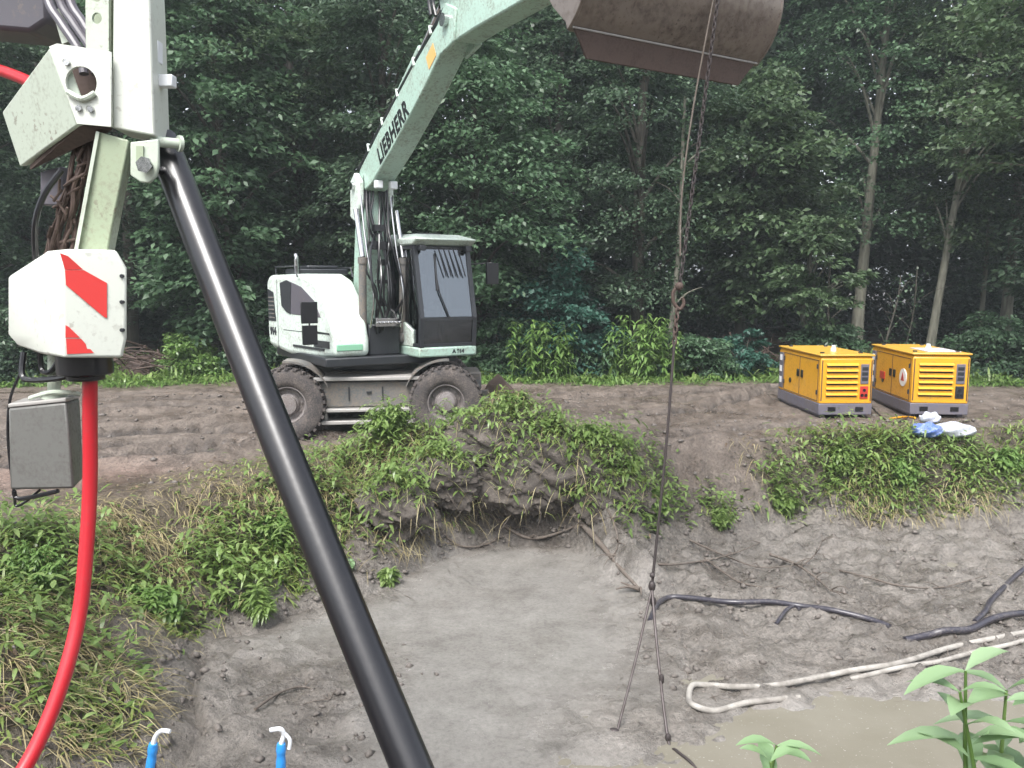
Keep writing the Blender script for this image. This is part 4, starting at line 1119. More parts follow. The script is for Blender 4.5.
# bundle of brown drag chain and hoses behind the leg
m = MB(); rg = random.Random(5)
for k in range(13):
    xo = (k - 6) * 2.9
    q = [col(86 + xo * .6 + rg.uniform(-3, 3), 140, D0 + .16 + .02 * (k % 3))]
    for t in range(1, 6): q.append(col(86 - 5.2 * t + xo * (.6 + .1 * t) * .8 + rg.uniform(-4, 4), 140 + 23 * t, D0 + .16 + .02 * (k % 3) + rg.uniform(-.02, .02)))
    m.tube(q, rg.uniform(.006, .011), 7, smooth=5)
for k in range(22):
    t = k / 22; c = col(80 - 26 * t + rg.uniform(-12, 12), 150 + 100 * t, D0 + .12 + rg.uniform(0, .05)); e = Vector((rg.uniform(-1, 1), rg.uniform(-.3, .3), rg.uniform(-1, 1))).normalized() * .032
    m.tube([c - e, c + e], .006, 6)
m.build('drag_chain', 'rust', mast)
m = MB(); m.tube([col(62, 170, D0 + .1), col(44, 195, D0 + .08), col(35, 225, D0 + .08), col(36, 262, D0 + .15)], .013, 8, smooth=5); m.build('drain_hose', 'black', mast)
m = MB(); m.prism([col(40, 172, D0 + .3), col(62, 166, D0 + .3), col(62, 205, D0 + .3), col(40, 205, D0 + .3)], (0, .06, 0)); m.build('junction_box', 'violet_hose', mast, bevel=.006)
# hoses at the top left
for k, (x0, x1) in enumerate(((60, 92), (70, 100), (48, 80))):
    m = MB(); m.tube([col(x0 - 14, -60, D0 + .2 + .05 * k), col(x0, 0, D0 + .2), col(x0 + 14, 24, D0 + .17), col(x1, 52, D0 + .14), col(x1 + 4, 74, D0 + .12)], .019, 10, smooth=6); m.build('hydraulic_hose', 'violet_hose', mast)
m = MB(); m.prism([col(-60, -40, D0 + .4), col(45, -40, D0 + .4), col(48, 20, D0 + .4), col(30, 32, D0 + .4), col(-60, 24, D0 + .4)], (0, .25, 0)); m.build('hose_guard', 'violet_hose', mast, bevel=.02)
m = MB(); m.prism([col(52, 10, D0 + .24), col(60, 8, D0 + .24), col(72, 40, D0 + .22), col(62, 44, D0 + .22)], (0, .02, 0)); m.build('guard_strap', 'dullwhite', mast)
# cover with red and white stripes
def ring(pys, ins=0.0):
    out = []
    for (px, D), py in zip(((8 + ins * 30, 3.62), (35 + ins * 14, 3.30), (62 + ins * 4, 3.20), (127 - ins * 12, 3.30), (118 - ins * 10, 3.62), (40 + ins * 10, 3.80)), pys):
        out.append(col(px, py, D))
    return out
m = MB()
m.loft([ring((346, 354, 358, 358, 350, 344), .35), ring((334, 337, 338, 338, 333, 330)), ring((277, 272, 270, 268, 266, 264)), ring((262, 250, 249, 250, 250, 250), .9)])
cov = m.build('cover', 'cover_white', mast, bevel=.012, seg=3)
fA, fB = Vector(col(62, 300, 3.20)), Vector(col(127, 300, 3.30))
nrm = (fB - fA).cross(UP).normalized() 
def onface(px, py):
    d = Vector(ray(px, py)); o = Vector((0, 0, CAM_H)); nn = (fB - fA).cross(UP).normalized()
    t = (fA - o).dot(nn) / d.dot(nn); return o + d * t - nn * (.004 if nn.dot(d) > 0 else -.004)
r1, r2_, r3_, r0_ = ring((334, 337, 338, 338, 333, 330)), ring((277, 272, 270, 268, 266, 264)), ring((262, 250, 249, 250, 250, 250), .9), ring((346, 354, 358, 358, 350, 344), .35)
def stripe(A, B, C, poly):
    nn = (B - A).cross(C - A).normalized(); o = Vector((0, 0, CAM_H))
    if nn.dot(A - o) > 0: nn = -nn
    a_ = []
    for x, y in poly:
        d = Vector(ray(x, y)); a_.append(o + d * ((A - o).dot(nn) / d.dot(nn)) + nn * .0035)
    m = MB(); m.loft([a_, [p - nn * .003 for p in a_]]); m.build('red_stripe', 'red_mark', cov, smooth=0)
stripe(r1[2], r1[3], r2_[2], [(65, 270.2), (84, 270.2), (107, 283), (107, 318), (104, 317), (66, 285)])
stripe(r2_[2], r2_[3], r3_[2], [(60, 253), (68, 256), (83, 269.4), (65, 269.8)])
stripe(r1[2], r1[3], r2_[2], [(65.5, 325), (69, 327), (80, 337.6), (65.5, 337.6)])
stripe(r0_[2], r0_[3], r1[2], [(66, 338.6), (81, 338.6), (94, 353), (67, 354)])
for (x, y) in ((122, 276), (122, 302), (122, 330)):
    m = MB(); c = onface(x, y); m.cyl(c + Vector((0, -.006, 0)), c + Vector((0, .01, 0)), .008, 8); m.build_each('screw', 'dark', cov)
m = MB(); c = col(85, 366, 3.40); m.cyl(c + Vector((0, 0, .05)), c + Vector((0, 0, -.035)), .11, 24); m.cyl(c + Vector((0, 0, -.035)), c + Vector((0, 0, -.06)), .075, 24); m.build('hose_gland', 'black', mast, bevel=.006)
m = MB()
m.tube([col(24, 352, 3.5), col(22, 374, 3.48), col(30, 380, 3.46), col(60, 378, 3.42), col(76, 372, 3.4)], .013, 8, smooth=5)
m.tube([col(40, 352, 3.5), col(42, 370, 3.5), col(50, 372, 3.46), col(58, 362, 3.44)], .012, 8, smooth=5)
m.tube([col(20, 374, 3.5), col(10, 400, 3.52), col(8, 440, 3.52), col(14, 492, 3.52), col(18, 506, 3.52), col(40, 490, 3.5)], .006, 7, smooth=6)
m.build_each('looped_cable', 'black', mast)
# grey box hung under the cover
bt = [col(8, 408, 3.46), col(66, 402, 3.40), col(80, 398, 3.62), col(24, 402, 3.68)]
bb = [col(10, 490, 3.46), col(74, 489, 3.40), col(84, 478, 3.62), col(24, 480, 3.68)]
m = MB(); m.loft([bb, bt]); gb = m.build('counterweight_box', 'box_grey', mast, bevel=.012)
m = MB(); m.loft([[bt[0], bt[1], bt[2], bt[3]], [p + Vector((0, 0, .018)) for p in bt]]); m.build('box_lid', 'box_light', gb, bevel=.005)
m = MB(); m.cyl(col(54, 399, 3.5), col(54, 352, 3.5), .026, 14); m.tube([col(30, 398, 3.48), col(54, 392, 3.44), col(80, 394, 3.5)], .010, 7, smooth=4); m.cyl(col(54, 398, 3.5), col(54, 392, 3.5), .055, 16); m.build('hanger', 'dullwhite', gb)
m = MB(); m.tube([col(14, 491, 3.46), col(20, 499, 3.46), col(58, 491, 3.42)], .010, 7, smooth=3); m.build('box_handle', 'black', gb)

# red hose, second red hose, black pipe
m = MB(); m.tube([col(90, 372, 3.40), col(90, 420, 3.40), col(90, 480, 3.38), col(87, 540, 3.33), col(80, 610, 3.25), col(66, 670, 3.15), col(46, 725, 3.05), col(22, 772, 2.95), col(-20, 830, 2.8), col(-80, 905, 2.6)],
           [.030] * 10, 16, smooth=8)
tag(m.build('red_hose', 'red_rubber', None, origin=col(90, 372, 3.4)), 'thick red hose hanging from the striped cover and curving down to the grass', 'hose')
m = MB(); m.tube([col(-120, 30, 3.9), col(-30, 62, 3.8), col(5, 72, 3.72), col(30, 82, 3.66), col(42, 88, 3.6)], .026, 12, smooth=6)
tag(m.build('red_hose', 'red_rubber', None, origin=col(5, 72, 3.72)), 'short end of red hose entering at the upper left behind the bracket', 'hose')
P0 = col(165, 148, 3.62); P1 = col(416, 768, 2.50)
dirp = (P1 - P0).normalized(); P2 = P1 + dirp * 1.0
m = MB(); n = 60; pts, rs = [], []
for k in range(n + 1):
    t = k / n; p = P0.lerp(P2, t) + Vector((0, 0, -.05 * math.sin(math.pi * t)))
    pts.append(p); rs.append(.069)
m.tube(pts, rs, 28)
pipe = m.build('black_pipe', 'black', None, origin=P0, smooth=60)
tag(pipe, 'long black ribbed pipe slanting down from the mast hinge across the pit', 'pipe')
m = MB(); m.cyl(P0 - dirp * .05, P0 + dirp * .10, .067, 24); m.build('end_sleeve', 'dark', pipe, bevel=.006)

# ------------------------------------------------------------------ hoses lying in the pit
def ground_tube(name, mat, r, pts, label, cat, lift=.6, nseg=6, n=12):
    q = [hit(x, y) for x, y in pts]; q = [p + Vector((0, 0, r * lift + (.012 * math.sin(3.1 * k + len(q)) if 0 < k < len(q) - 1 else -r * 1.2))) for k, p in enumerate(q)]
    m = MB(); m.tube(q, r, n, smooth=nseg)
    return tag(m.build(name, mat, None, origin=q[0], smooth=60), label, cat)
ground_tube('black_hose', 'blackpurple', .030, [(650, 620), (657, 608), (668, 600), (690, 601), (730, 604), (770, 606), (800, 608), (830, 613), (868, 621), (890, 627)], 'black hose lying straight across the mud beside the hanging wire legs', 'hose', .9)
ground_tube('black_hose', 'blackpurple', .020, [(776, 624), (786, 614), (795, 608), (800, 611)], 'short black hose stub forking off the straight black hose', 'hose', .9)
ground_tube('black_hose', 'blackpurple', .036, [(905, 640), (930, 638), (945, 636), (970, 632), (990, 624), (1010, 617), (1040, 612)], 'black hose curving through the mud beside the white hoses', 'hose', .9)
ground_tube('black_hose', 'blackpurple', .030, [(975, 622), (985, 614), (990, 604), (1002, 592), (1015, 578), (1032, 564)], 'black hose end standing up the mud at the right edge', 'hose', .9)
ground_tube('white_hose', 'white_hose', .027, [(1045, 627), (1000, 639), (950, 652), (900, 664), (850, 674), (780, 686), (740, 690), (706, 686), (692, 689), (689, 700), (694, 711), (715, 712), (745, 707), (772, 701), (800, 697)], 'long mud stained white hose folded back on itself at its left end', 'hose', .7)
ground_tube('white_hose', 'white_hose', .023, [(850, 680), (900, 670), (940, 663), (975, 655), (1010, 646), (1050, 633)], 'second white hose strand beside the long one at the right edge', 'hose', .8)
ground_tube('black_cable', 'black', .012, [(-10, 523), (12, 525), (30, 527), (52, 530)], 'thin black cable on the mud at the left edge', 'cable', 1.0)

# blue sleeved stakes by the near left of the pit
def stake(px, py, D, label, flip):
    p = at(px, py, D); g = gz(p.x, p.y); root = tag(empty('stake', (p.x, p.y, g)), label, 'stake', 'blue sleeved stakes at the pit edge')
    s = 1 if not flip else -1
    base = Vector((p.x - .01, p.y, g - .05)); tp = p + Vector((0, 0, -.03))
    m = MB(); m.cyl(base, tp, .009, 10); m.build('rod', 'rust', root)
    m = MB(); ax_ = Vector((.16 * s, 0, 1)).normalized() if not flip else Vector((.05, 0, 1)).normalized()
    rr = [.020, .026, .025, .022, .026, .021]
    q = [tp + ax_ * (-.17 + .034 * k) for k in range(6)]
    m.tube(q, rr, 12, smooth=3); m.build('sleeve', 'blue', root)
    m = MB(); a = tp + ax_ * .0
    if not flip: m.tube([a, a + Vector((.015, 0, .04)), a + Vector((.05, -.01, .075)), a + Vector((.10, -.02, .078))], [.013, .012, .012, .011], 10, smooth=5)
    else: m.tube([a, a + Vector((.015, 0, .05)), a + Vector((.0, -.01, .085)), a + Vector((-.05, -.02, .085))], [.013, .012, .012, .011], 10, smooth=5); m.tube([a + Vector((.015, 0, .06)), a + Vector((.045, 0, .02)), a + Vector((.04, 0, -.03))], .010, 8, smooth=4)
    m.build('hook', 'white_plastic', root)
stake(153, 738, 3.9, 'blue sleeved stake whose white hook bends to the right', False)
stake(281, 738, 3.9, 'blue sleeved stake whose white hook bends over to the left', True)
# ================================================================== vegetation
def clump_leaves(C, rad, n, L, W, center, rng, flat=.35, droop=(-.9, .25)):
    """n leaves in each clump C (k,3)"""
    k = len(C)
    d = rng.normal(0, 1, (k, n, 3)); d /= np.linalg.norm(d, axis=2, keepdims=True)
    r = rng.uniform(.15, 1, (k, n, 1)) ** .5
    off = d * r * np.asarray(rad).reshape(-1, 1, 1) * np.array([1, 1, flat])
    out = C - center; out[:, 2] = 0
    out /= np.linalg.norm(out, axis=1, keepdims=True) + 1e-6
    # sprays hang lower on their outer side
    rad_out = (off * out[:, None, :]).sum(2)
    off[..., 2] -= np.abs(rad_out) * .28 * (rad_out > 0)
    P = (C[:, None, :] + off).reshape(-1, 3)
    O = np.repeat(out, n, axis=0)
    return leaves(P, np.full(len(P), L), np.full(len(P), W), O, droop, rng)

def make_tree(name, label, base, h, cr, cb, mat, seed, n_clump=230, n_leaf=100, L=.165, W=.095, trunk_r=.16, lean=(0, 0), bark='bark_dark', cat='tree', group=None, center_off=(0, -.9), squash=1.0):
    rng = np.random.default_rng(seed); rg = random.Random(seed)
    x, y = base; z = gz(x, y)
    t = tag(empty(name, (x, y, z)), label, cat, group)
    m = MB(); n = 9; pts, rs = [], []
    for k in range(n + 1):
        f = k / n
        pts.append(Vector((x + lean[0] * f + .10 * math.sin(seed + 3 * f), y + lean[1] * f + .10 * math.cos(seed * 2 + 2.5 * f), z - .15 + f * h * .93)))
        rs.append(trunk_r * (1.25 if k == 0 else 1) * (1 - .82 * f) + .012)
    m.tube(pts, rs, 12, smooth=3)
    cen = np.array([x + lean[0] * .7 + center_off[0], y + lean[1] * .7 + center_off[1], z + cb + (h - cb) * .45])
    # clump centres in an uneven envelope
    C, Rr = [], []
    while len(C) < n_clump:
        v = rng.normal(0, 1, 3); v /= np.linalg.norm(v)
        rr = rng.uniform(.25, 1) ** .45
        az = math.atan2(v[1], v[0])
        env = cr * (.78 + .32 * math.sin(2.3 * az + seed) * math.cos(3.1 * v[2] + seed * .7) + .14 * rng.normal())
        half = (h - cb) * .55
        p = cen + np.array([v[0] * env * rr, v[1] * env * rr * squash, v[2] * half * rr])
        if p[2] < z + cb * .8: continue
        C.append(p); Rr.append(rng.uniform(.42, .95) * min(1.0, cr / 2.2))
    C = np.array(C); Rr = np.array(Rr)
    for k in range(0, n_clump, max(1, n_clump // 16)):      # limbs
        c = Vector(C[k]); f = min(max((c.z - z - .5) / (h * .93) * .8, .08), .95)
        i = int(f * n); a = pts[i].lerp(pts[min(i + 1, n)], f * n - i)
        r0 = rs[i] * .42
        mid = a.lerp(c, .5) + Vector((0, 0, .12 * (c - a).length))
        m.tube([a, mid, c], [r0, r0 * .6, .012], 7, smooth=4)
    m.build('trunk', bark, t)
    V = clump_leaves(C, Rr, n_leaf, L, W, cen, rng)
    quads_object('crown', V, 4, mat, t)
    return t

TREES = [  # px, depth, height, crown radius, crown base, leaf, lean, trunk radius, label, options
    (-40, 21.5, 13, 3.2, .7, 'leaf_dark', (0, 0), .2, 'dark leafy tree at the left edge behind the crane mast', {}),
    (128, 23.0, 14, 3.0, 1.2, 'leaf_dark', (.3, 0), .2, 'tall dark tree between the crane mast and the black pipe', {}),
    (232, 22.2, 12.5, 2.7, .8, 'leaf_mid', (-.2, 0), .17, 'dense green tree behind the upper part of the black pipe', {}),
    (300, 24.5, 14, 3.0, 2.6, 'leaf_dark', (0, 0), .2, 'dark tree behind the engine hood of the excavator', {}),
    (385, 22.5, 13, 2.7, 1.0, 'leaf_dark', (.2, 0), .18, 'dark tree rising behind the lettered boom', {}),
    (478, 21.8, 9.5, 2.5, .7, 'leaf_mid', (0, 0), .16, 'green tree just right of the excavator cab', {}),
    (640, 23.4, 14, 3.0, 1.4, 'leaf_dark', (0, 0), .2, 'tall dark tree below the raised bucket', {}),
    (742, 24.0, 8.2, 2.4, 1.6, 'leaf_mid', (0, 0), .16, 'rounded green tree right of the hanging chain', {}),
    (858, 25.0, 16, 3.2, 4.0, 'leaf_mid', (.35, -.3), .17, 'tall straight tree with a thick pale trunk behind the left generator', {'bark': 'bark', 'center_off': (0, .6)}),
    (932, 23.5, 13, 2.5, 3.7, 'leaf_mid', (.95, -.2), .115, 'tree with a slender pale leaning trunk behind the right generator', {'bark': 'bark', 'center_off': (.3, .6)}),
    (800, 21.6, 4.3, 1.25, 1.6, 'leaf_olive', (.1, 0), .085, 'small young tree with a bare pale stem left of the generators', {'bark': 'bark', 'n_clump': 40}),
    (1000, 25.0, 14, 3.0, 2.4, 'leaf_dark', (.1, 0), .17, 'dark tree with a thin trunk near the right edge', {'bark': 'bark'}),
    (1075, 22.0, 12, 2.8, 1.0, 'leaf_dark', (0, 0), .2, 'dense tree half cut by the right edge of the view', {}),
    (965, 17.0, 11.5, 2.0, 5.0, 'leaf_mid', (.3, 0), .11, 'nearest tree at the right, its pale leaves hanging into the upper right corner', {'base_px': 1150, 'center_off': (-2.9, 0), 'n_clump': 70}),
    (60, 26.5, 15, 3.0, 2.6, 'leaf_dark', (0, 0), .2, 'far dark tree seen just right of the crane mast foot', {}),
    (560, 25.5, 15, 3.0, 2.0, 'leaf_dark', (0, 0), .2, 'tall tree behind the teal green bush', {}),
]
LEAFV = [(.165, .095), (.13, .075), (.21, .12), (.15, .10), (.18, .08)]
for k, (px, D, h, cr, cb, lm, lean, tr, label, opt) in enumerate(TREES):
    opt = dict(opt); opt.setdefault('L', LEAFV[k % 5][0]); opt.setdefault('W', LEAFV[k % 5][1])
    if k in (3, 7, 9, 13): lm = 'leaf_olive'
    bp_ = opt.pop('base_px', px)
    x = (bp_ - 512) / F * D
    make_tree('tree', label, (x, D), h, cr, cb, lm, 100 + k * 7, trunk_r=tr, lean=lean, **opt)

# thin ivy wrapped trunk behind the chain
def slim(px, D, h, r, lean, label, ivy, seed):
    rng = np.random.default_rng(seed); x = (px - 512) / F * D; z = gz(x, D)
    t = tag(empty('tree', (x, D, z)), label, 'tree'); m = MB(); pts = [Vector((x + lean * f + .06 * math.sin(5 * f + seed), D + .05 * math.cos(4 * f), z - .1 + h * f)) for f in [k / 8 for k in range(9)]]
    m.tube(pts, [r * (1 - .6 * k / 8) for k in range(9)], 10, smooth=3)
    for k in range(5):
        f = .35 + .12 * k; a = pts[int(f * 8)]; e = a + Vector((rng.uniform(-1, 1) * .8, rng.uniform(-.5, .5), .5)); m.tube([a, a.lerp(e, .5) + Vector((0, 0, .1)), e], [r * .4, r * .25, .006], 6, smooth=3)
    m.build('trunk', 'bark' if h > 5 else 'bark_dark', t)
    if ivy:
        f = rng.uniform(0, 1, ivy); P = np.array([[*(pts[int(min(q * 8, 7.99))].lerp(pts[min(int(q * 8) + 1, 8)], q * 8 % 1))] for q in f]) + rng.normal(0, .10, (ivy, 3)) * np.array([1, 1, .6])
        quads_object('foliage', leaves(P, np.full(ivy, .11), np.full(ivy, .08), None, (-1.1, .1), rng), 4, 'leaf_mid', t)
    return t
slim(668, 21.6, 7.2, .085, .35, 'slim ivy wrapped trunk standing behind the hanging chain', 900, 31)
slim(830, 23.0, 3.2, .05, -.1, 'thin bare sapling between the small young tree and the thick trunk', 60, 33)
slim(886, 22.0, 2.6, .035, .25, 'thin leaning sapling behind the gap of the generators', 90, 35)
slim(904, 22.6, 2.8, .03, .3, 'wispy sapling just left of the leaning trunk', 120, 37)
slim(978, 25.0, 8.5, .08, .25, 'thin upright pole like tree right of the leaning trunk', 60, 39)

# bushes along the edge of the wood
def bush(name, label, px, D, h, rx, mat, seed, n_clump=60, n_leaf=110, L=.12, W=.07, stems=7, cat='bush'):
    rng = np.random.default_rng(seed); rg = random.Random(seed); x = (px - 512) / F * D; z = gz(x, D)
    t = tag(empty(name, (x, D, z)), label, cat)
    C = []
    while len(C) < n_clump:
        v = rng.normal(0, 1, 3); v /= np.linalg.norm(v); v[2] = abs(v[2])
        rr = rng.uniform(.2, 1) ** .5
        e = 1 + .3 * math.sin(3 * math.atan2(v[1], v[0]) + seed)
        C.append([x + v[0] * rx * rr * e, D + v[1] * rx * .7 * rr, z + .1 + v[2] * h * .92 * rr])
    C = np.array(C); m = MB()
    for k in range(stems):
        c = Vector(C[k]); m.tube([(x + rg.uniform(-.2, .2), D, z - .05), (x + (c.x - x) * .4, D + (c.y - D) * .4, z + (c.z - z) * .6), c], [.03, .02, .008], 6, smooth=3)
    m.build('stems', 'bark_dark', t)
    quads_object('foliage', clump_leaves(C, np.full(n_clump, min(.5, rx * .35)), n_leaf, L, W, np.array([x, D, z]), rng), 4, mat, t)
    return t
bush('bush', 'large teal green bush standing right of the excavator cab', 558, 20.6, 3.9, 1.45, 'leaf_teal', 51, 110, 110, .14, .08)
bush('bush', 'low bright green bush on the ground right of the crane mast cover', 182, 20.2, 1.15, .95, 'leaf_bright', 52, 45, 100, .11, .06)
bush('bush', 'dark bush under the trees at the left edge', 15, 19.8, 2.4, 1.3, 'leaf_dark', 53, 70)
bush('bush', 'dark bush behind the front wheel of the excavator', 500, 20.4, 1.6, .9, 'leaf_mid', 54, 50)
bush('bush', 'green bush at the foot of the ivy wrapped trunk', 700, 20.0, 1.3, .9, 'leaf_mid', 55, 50)
bush('bush', 'green bush just behind the lid of the left generator', 832, 20.8, 1.5, 1.0, 'leaf_mid', 56, 60)
bush('bush', 'dark bush to the right of the right generator', 992, 20.3, 1.7, 1.2, 'leaf_mid', 57, 70)
bush('bush', 'bush at the right edge of the view beyond the generators', 1040, 19.8, 1.4, .9, 'leaf_dark', 58, 45)
bush('bush', 'bush hidden low behind the black pipe and rear wheel', 262, 20.6, 1.0, .9, 'leaf_mid', 59, 40)
bush('bush', 'pale tufted bush in front of the dark hollow left of the generators', 745, 20.2, 1.5, .7, 'leaf_teal', 60, 34)
# tall nettles: upright stems with hanging lance leaves
def nettles(label, px, D, w_, h, n_st, seed, mat='leaf_bright'):
    rng = np.random.default_rng(seed); x0 = (px - 512) / F * D; z = gz(x0, D)
    t = tag(empty('nettle_patch', (x0, D, z)), label, 'plant')
    m = MB(); P, A = [], []
    for k in range(n_st):
        x = x0 + rng.uniform(-w_, w_); y = D + rng.uniform(-.4, .4); hh = h * rng.uniform(.6, 1.1); zz = gz(x, y); lx = rng.normal(0, .12)
        m.tube([(x, y, zz - .03), (x + lx * .4, y, zz + hh * .6), (x + lx, y, zz + hh)], [.010, .008, .004], 5)
        for q in np.linspace(.25, 1, 11):
            for s in (0, 1):
                P.append((x + lx * q * q, y, zz + hh * q)); A.append(rng.uniform(0, 6.28))
    m.build('stems', 'leaf_bright', t)
    P = np.array(P); A = np.array(A); n = len(P)
    quads_object('foliage', long_leaves(P, A, rng.uniform(-.3, .5, n), rng.uniform(.14, .26, n), rng.uniform(.05, .08, n), .6), 8, mat, t, faces=LL_F)
nettles('left patch of tall bright nettles at the wood edge right of the excavator', 543, 19.6, .75, 1.35, 42, 61)
nettles('right patch of tall bright nettles at the wood edge near the chain', 640, 19.8, .8, 1.5, 46, 62)
nettles('patch of nettles in front of the teal green bush and excavator blade', 590, 19.9, .5, .9, 18, 63, 'leaf_mid')
# rusty brown heap of dead branches left, and pale stump like heap at centre right
def heap(name, label, px, D, w_, h, n, mat, seed, cat):
    rg = random.Random(seed); x = (px - 512) / F * D; z = gz(x, D); m = MB()
    for k in range(n):
        c = Vector((x + rg.uniform(-w_, w_), D + rg.uniform(-.5, .5), z + rg.uniform(0, h) * (.4 + .6 * rg.random())))
        e = Vector((rg.uniform(-1, 1), rg.uniform(-.6, .6), rg.uniform(-.7, .7))).normalized() * rg.uniform(.2, .6)
        m.tube([c - e, c + Vector((0, 0, rg.uniform(-.05, .08))), c + e], [rg.uniform(.012, .04), .02, .008], 5)
    m.ball((x, D, z + h * .2), h * .6, 8, (w_ / h * 1.2, .7, .7))
    return tag(m.build(name, mat, None, origin=(x, D, z)), label, cat)
heap('brush_pile', 'brown heap of dead branches at the left edge of the wood', 140, 20.0, .6, .9, 80, 'rust', 71, 'brush pile')
heap('brush_pile', 'reddish heap of dead branches in the dark hollow left of the generators', 745, 21.5, .8, .9, 50, 'rust', 72, 'brush pile')

# the mass of wood behind: one object
rng = np.random.default_rng(5)
n = 5400
Cw = np.stack([rng.uniform(-32, 36, n), rng.uniform(26.5, 46, n), rng.uniform(.5, 17.5, n)], 1)
hole = (Cw[:, 2] < 3.4) & (Cw[:, 0] > 8.0) & (Cw[:, 0] < 16) & (Cw[:, 1] < 33)
Cw = Cw[~hole]
V = clump_leaves(Cw, rng.uniform(.8, 1.6, len(Cw)), 80, .36, .23, np.array([0, 15., 0]), rng, flat=.5)
# low dark foliage closing the view under the crowns
n2 = 700
C2 = np.stack([rng.uniform(-26, 28, n2), rng.uniform(24.0, 34, n2), rng.uniform(.1, 3.0, n2)], 1)
hole = (C2[:, 0] > 7.2) & (C2[:, 0] < 14.5) & (C2[:, 1] < 27.5)
C2 = C2[~hole]
V2 = clump_leaves(C2, rng.uniform(.6, 1.1, len(C2)), 80, .2, .12, np.array([0, 15., 0]), rng, flat=.6)
# unseen wood added behind the camera for the cab glass to mirror
C3 = np.stack([rng.uniform(-30, 30, 900), rng.uniform(-30, -20, 900), rng.uniform(.3, 9.5, 900)], 1)
V3 = clump_leaves(C3, rng.uniform(.8, 1.6, 900), 80, .4, .26, np.array([0, -40., 0]), rng, flat=.5)
tag(quads_object('woodland', V3, 4, 'leaf_wood'), 'unseen woodland added behind the camera for the cab glass to mirror', kind='stuff')
wood = quads_object('woodland', np.concatenate([V, V2]), 4, 'leaf_wood')
tag(wood, 'dark mass of woodland leaves behind the trees of the clearing edge', kind='stuff')

# ferns, grass and nettles along the foot of the wood: uncountable ground cover
def blades(n_try, xr, yr, dens, L, W, pit, curve, mat, name, label, seed, az_fn=None, lift=0):
    rng = np.random.default_rng(seed)
    x = rng.uniform(*xr, n_try); y = rng.uniform(*yr, n_try)
    keep = rng.uniform(0, 1, n_try) < dens(x, y)
    x, y = x[keep], y[keep]; z = terrain(x, y)
    n = len(x); P = np.stack([x, y, z - .01 + lift * rng.uniform(0, 1, n) ** 1.3 * np.clip(.8 + 1.5 * fbm(x * 2.0, y * 2.0, 3, seed + 1), .1, 2.2)], 1)
    az = rng.uniform(0, 2 * np.pi, n) if az_fn is None else az_fn(x, y, rng)
    V = long_leaves(P, az, rng.uniform(*pit, n), rng.uniform(*L, n), rng.uniform(*W, n), rng.uniform(curve * .5, curve * 1.4, n)[:, None].reshape(-1))
    return tag(quads_object(name, V, 8, mat, faces=LL_F), label, kind='stuff')
def edge_dens(x, y):
    k = fbm(x * .7, y * .7, 3, 111)
    return sstep(18.6, 19.8, y + .9 * k) * (1 - sstep(22.5, 24, y)) * np.clip(.75 + .8 * k, .35, 1)
blades(60000, (-17, 18), (18.8, 24), edge_dens, (.3, .8), (.03, .08), (.3, 1.35), .7, 'leaf_weed', 'undergrowth', 'green undergrowth along the foot of the wood', 121)
blades(30000, (-17, 18), (18.4, 21.5), lambda x, y: np.clip(edge_dens(x, y + .5) * 1.6, 0, 1), (.25, .6), (.025, .06), (.3, 1.2), .8, 'leaf_bright', 'undergrowth_grass', 'pale grass along the foot of the wood', 122)

# grass and straw on the lip of the pit
def blobs(lst):
    W_ = [(hit(px, py), rx, ry, a) for px, py, rx, ry, a in lst]
    def f(x, y):
        s = np.zeros(x.shape)
        for p, rx, ry, a in W_:
            s = np.maximum(s, a * np.exp(-(((x - p.x) / rx) ** 2 + ((y - p.y) / ry) ** 2)))
        return s
    return f
green = blobs([(35, 565, .55, .45, 1), (10, 600, .5, .4, .8), (150, 610, .55, .35, .9), (235, 555, .5, .4, .9), (285, 560, .35, .6, .9), (385, 450, .5, .45, 1), (345, 470, .3, .5, .6), (480, 425, .55, .4, .8), (330, 520, .25, .5, .6),
               (560, 445, .35, .25, .5), (610, 480, .6, .3, .6), (835, 462, .5, .5, .7), (890, 480, 1.0, .5, .9), (960, 470, .8, .5, .9), (1020, 480, .8, .6, 1), (790, 500, .2, .3, .7), (725, 520, .2, .3, .6), (60, 690, .5, .5, .4), (200, 700, .3, .5, .25)])
strawd = blobs([(130, 525, .7, .35, 1), (190, 520, .6, .4, 1), (270, 500, .5, .4, 1), (60, 660, .5, .5, .8), (110, 690, .5, .4, .9), (170, 650, .35, .3, .7), (410, 500, .4, .5, .8), (235, 505, .7, .4, 1), (330, 470, .5, .6, .9), (380, 500, .5, .5, .9), (440, 470, .6, .4, .9), (500, 450, .5, .4, .7), (130, 545, .6, .5, .8), (100, 620, .6, .4, .7), (60, 700, .7, .6, .7), (150, 690, .5, .5, .5), (880, 515, .8, .3, .7), (960, 505, .9, .3, .7), (400, 540, .4, .4, .5), (770, 470, .4, .3, .3)])
leafy = blobs([(30, 560, .6, .5, 1), (15, 610, .5, .35, .8), (150, 595, .6, .45, 1), (215, 570, .45, .4, 1), (270, 555, .45, .6, 1), (245, 620, .35, .4, 1), (380, 440, .6, .4, .9), (300, 500, .4, .5, .8), (345, 520, .3, .5, .6), (515, 415, .5, .3, 1), (395, 575, .22, .3, .7),
               (590, 470, .45, .35, 1), (630, 495, .5, .35, 1), (672, 505, .3, .3, .8), (722, 520, .22, .3, .8), (785, 500, .3, .35, .8), (845, 465, .5, .45, .8), (900, 470, .8, .45, .9), (970, 475, .8, .45, 1), (1020, 475, .7, .5, 1), (70, 700, .4, .3, .35), (150, 690, .35, .3, .3), (480, 425, .5, .35, .9), (440, 445, .4, .3, .7)])
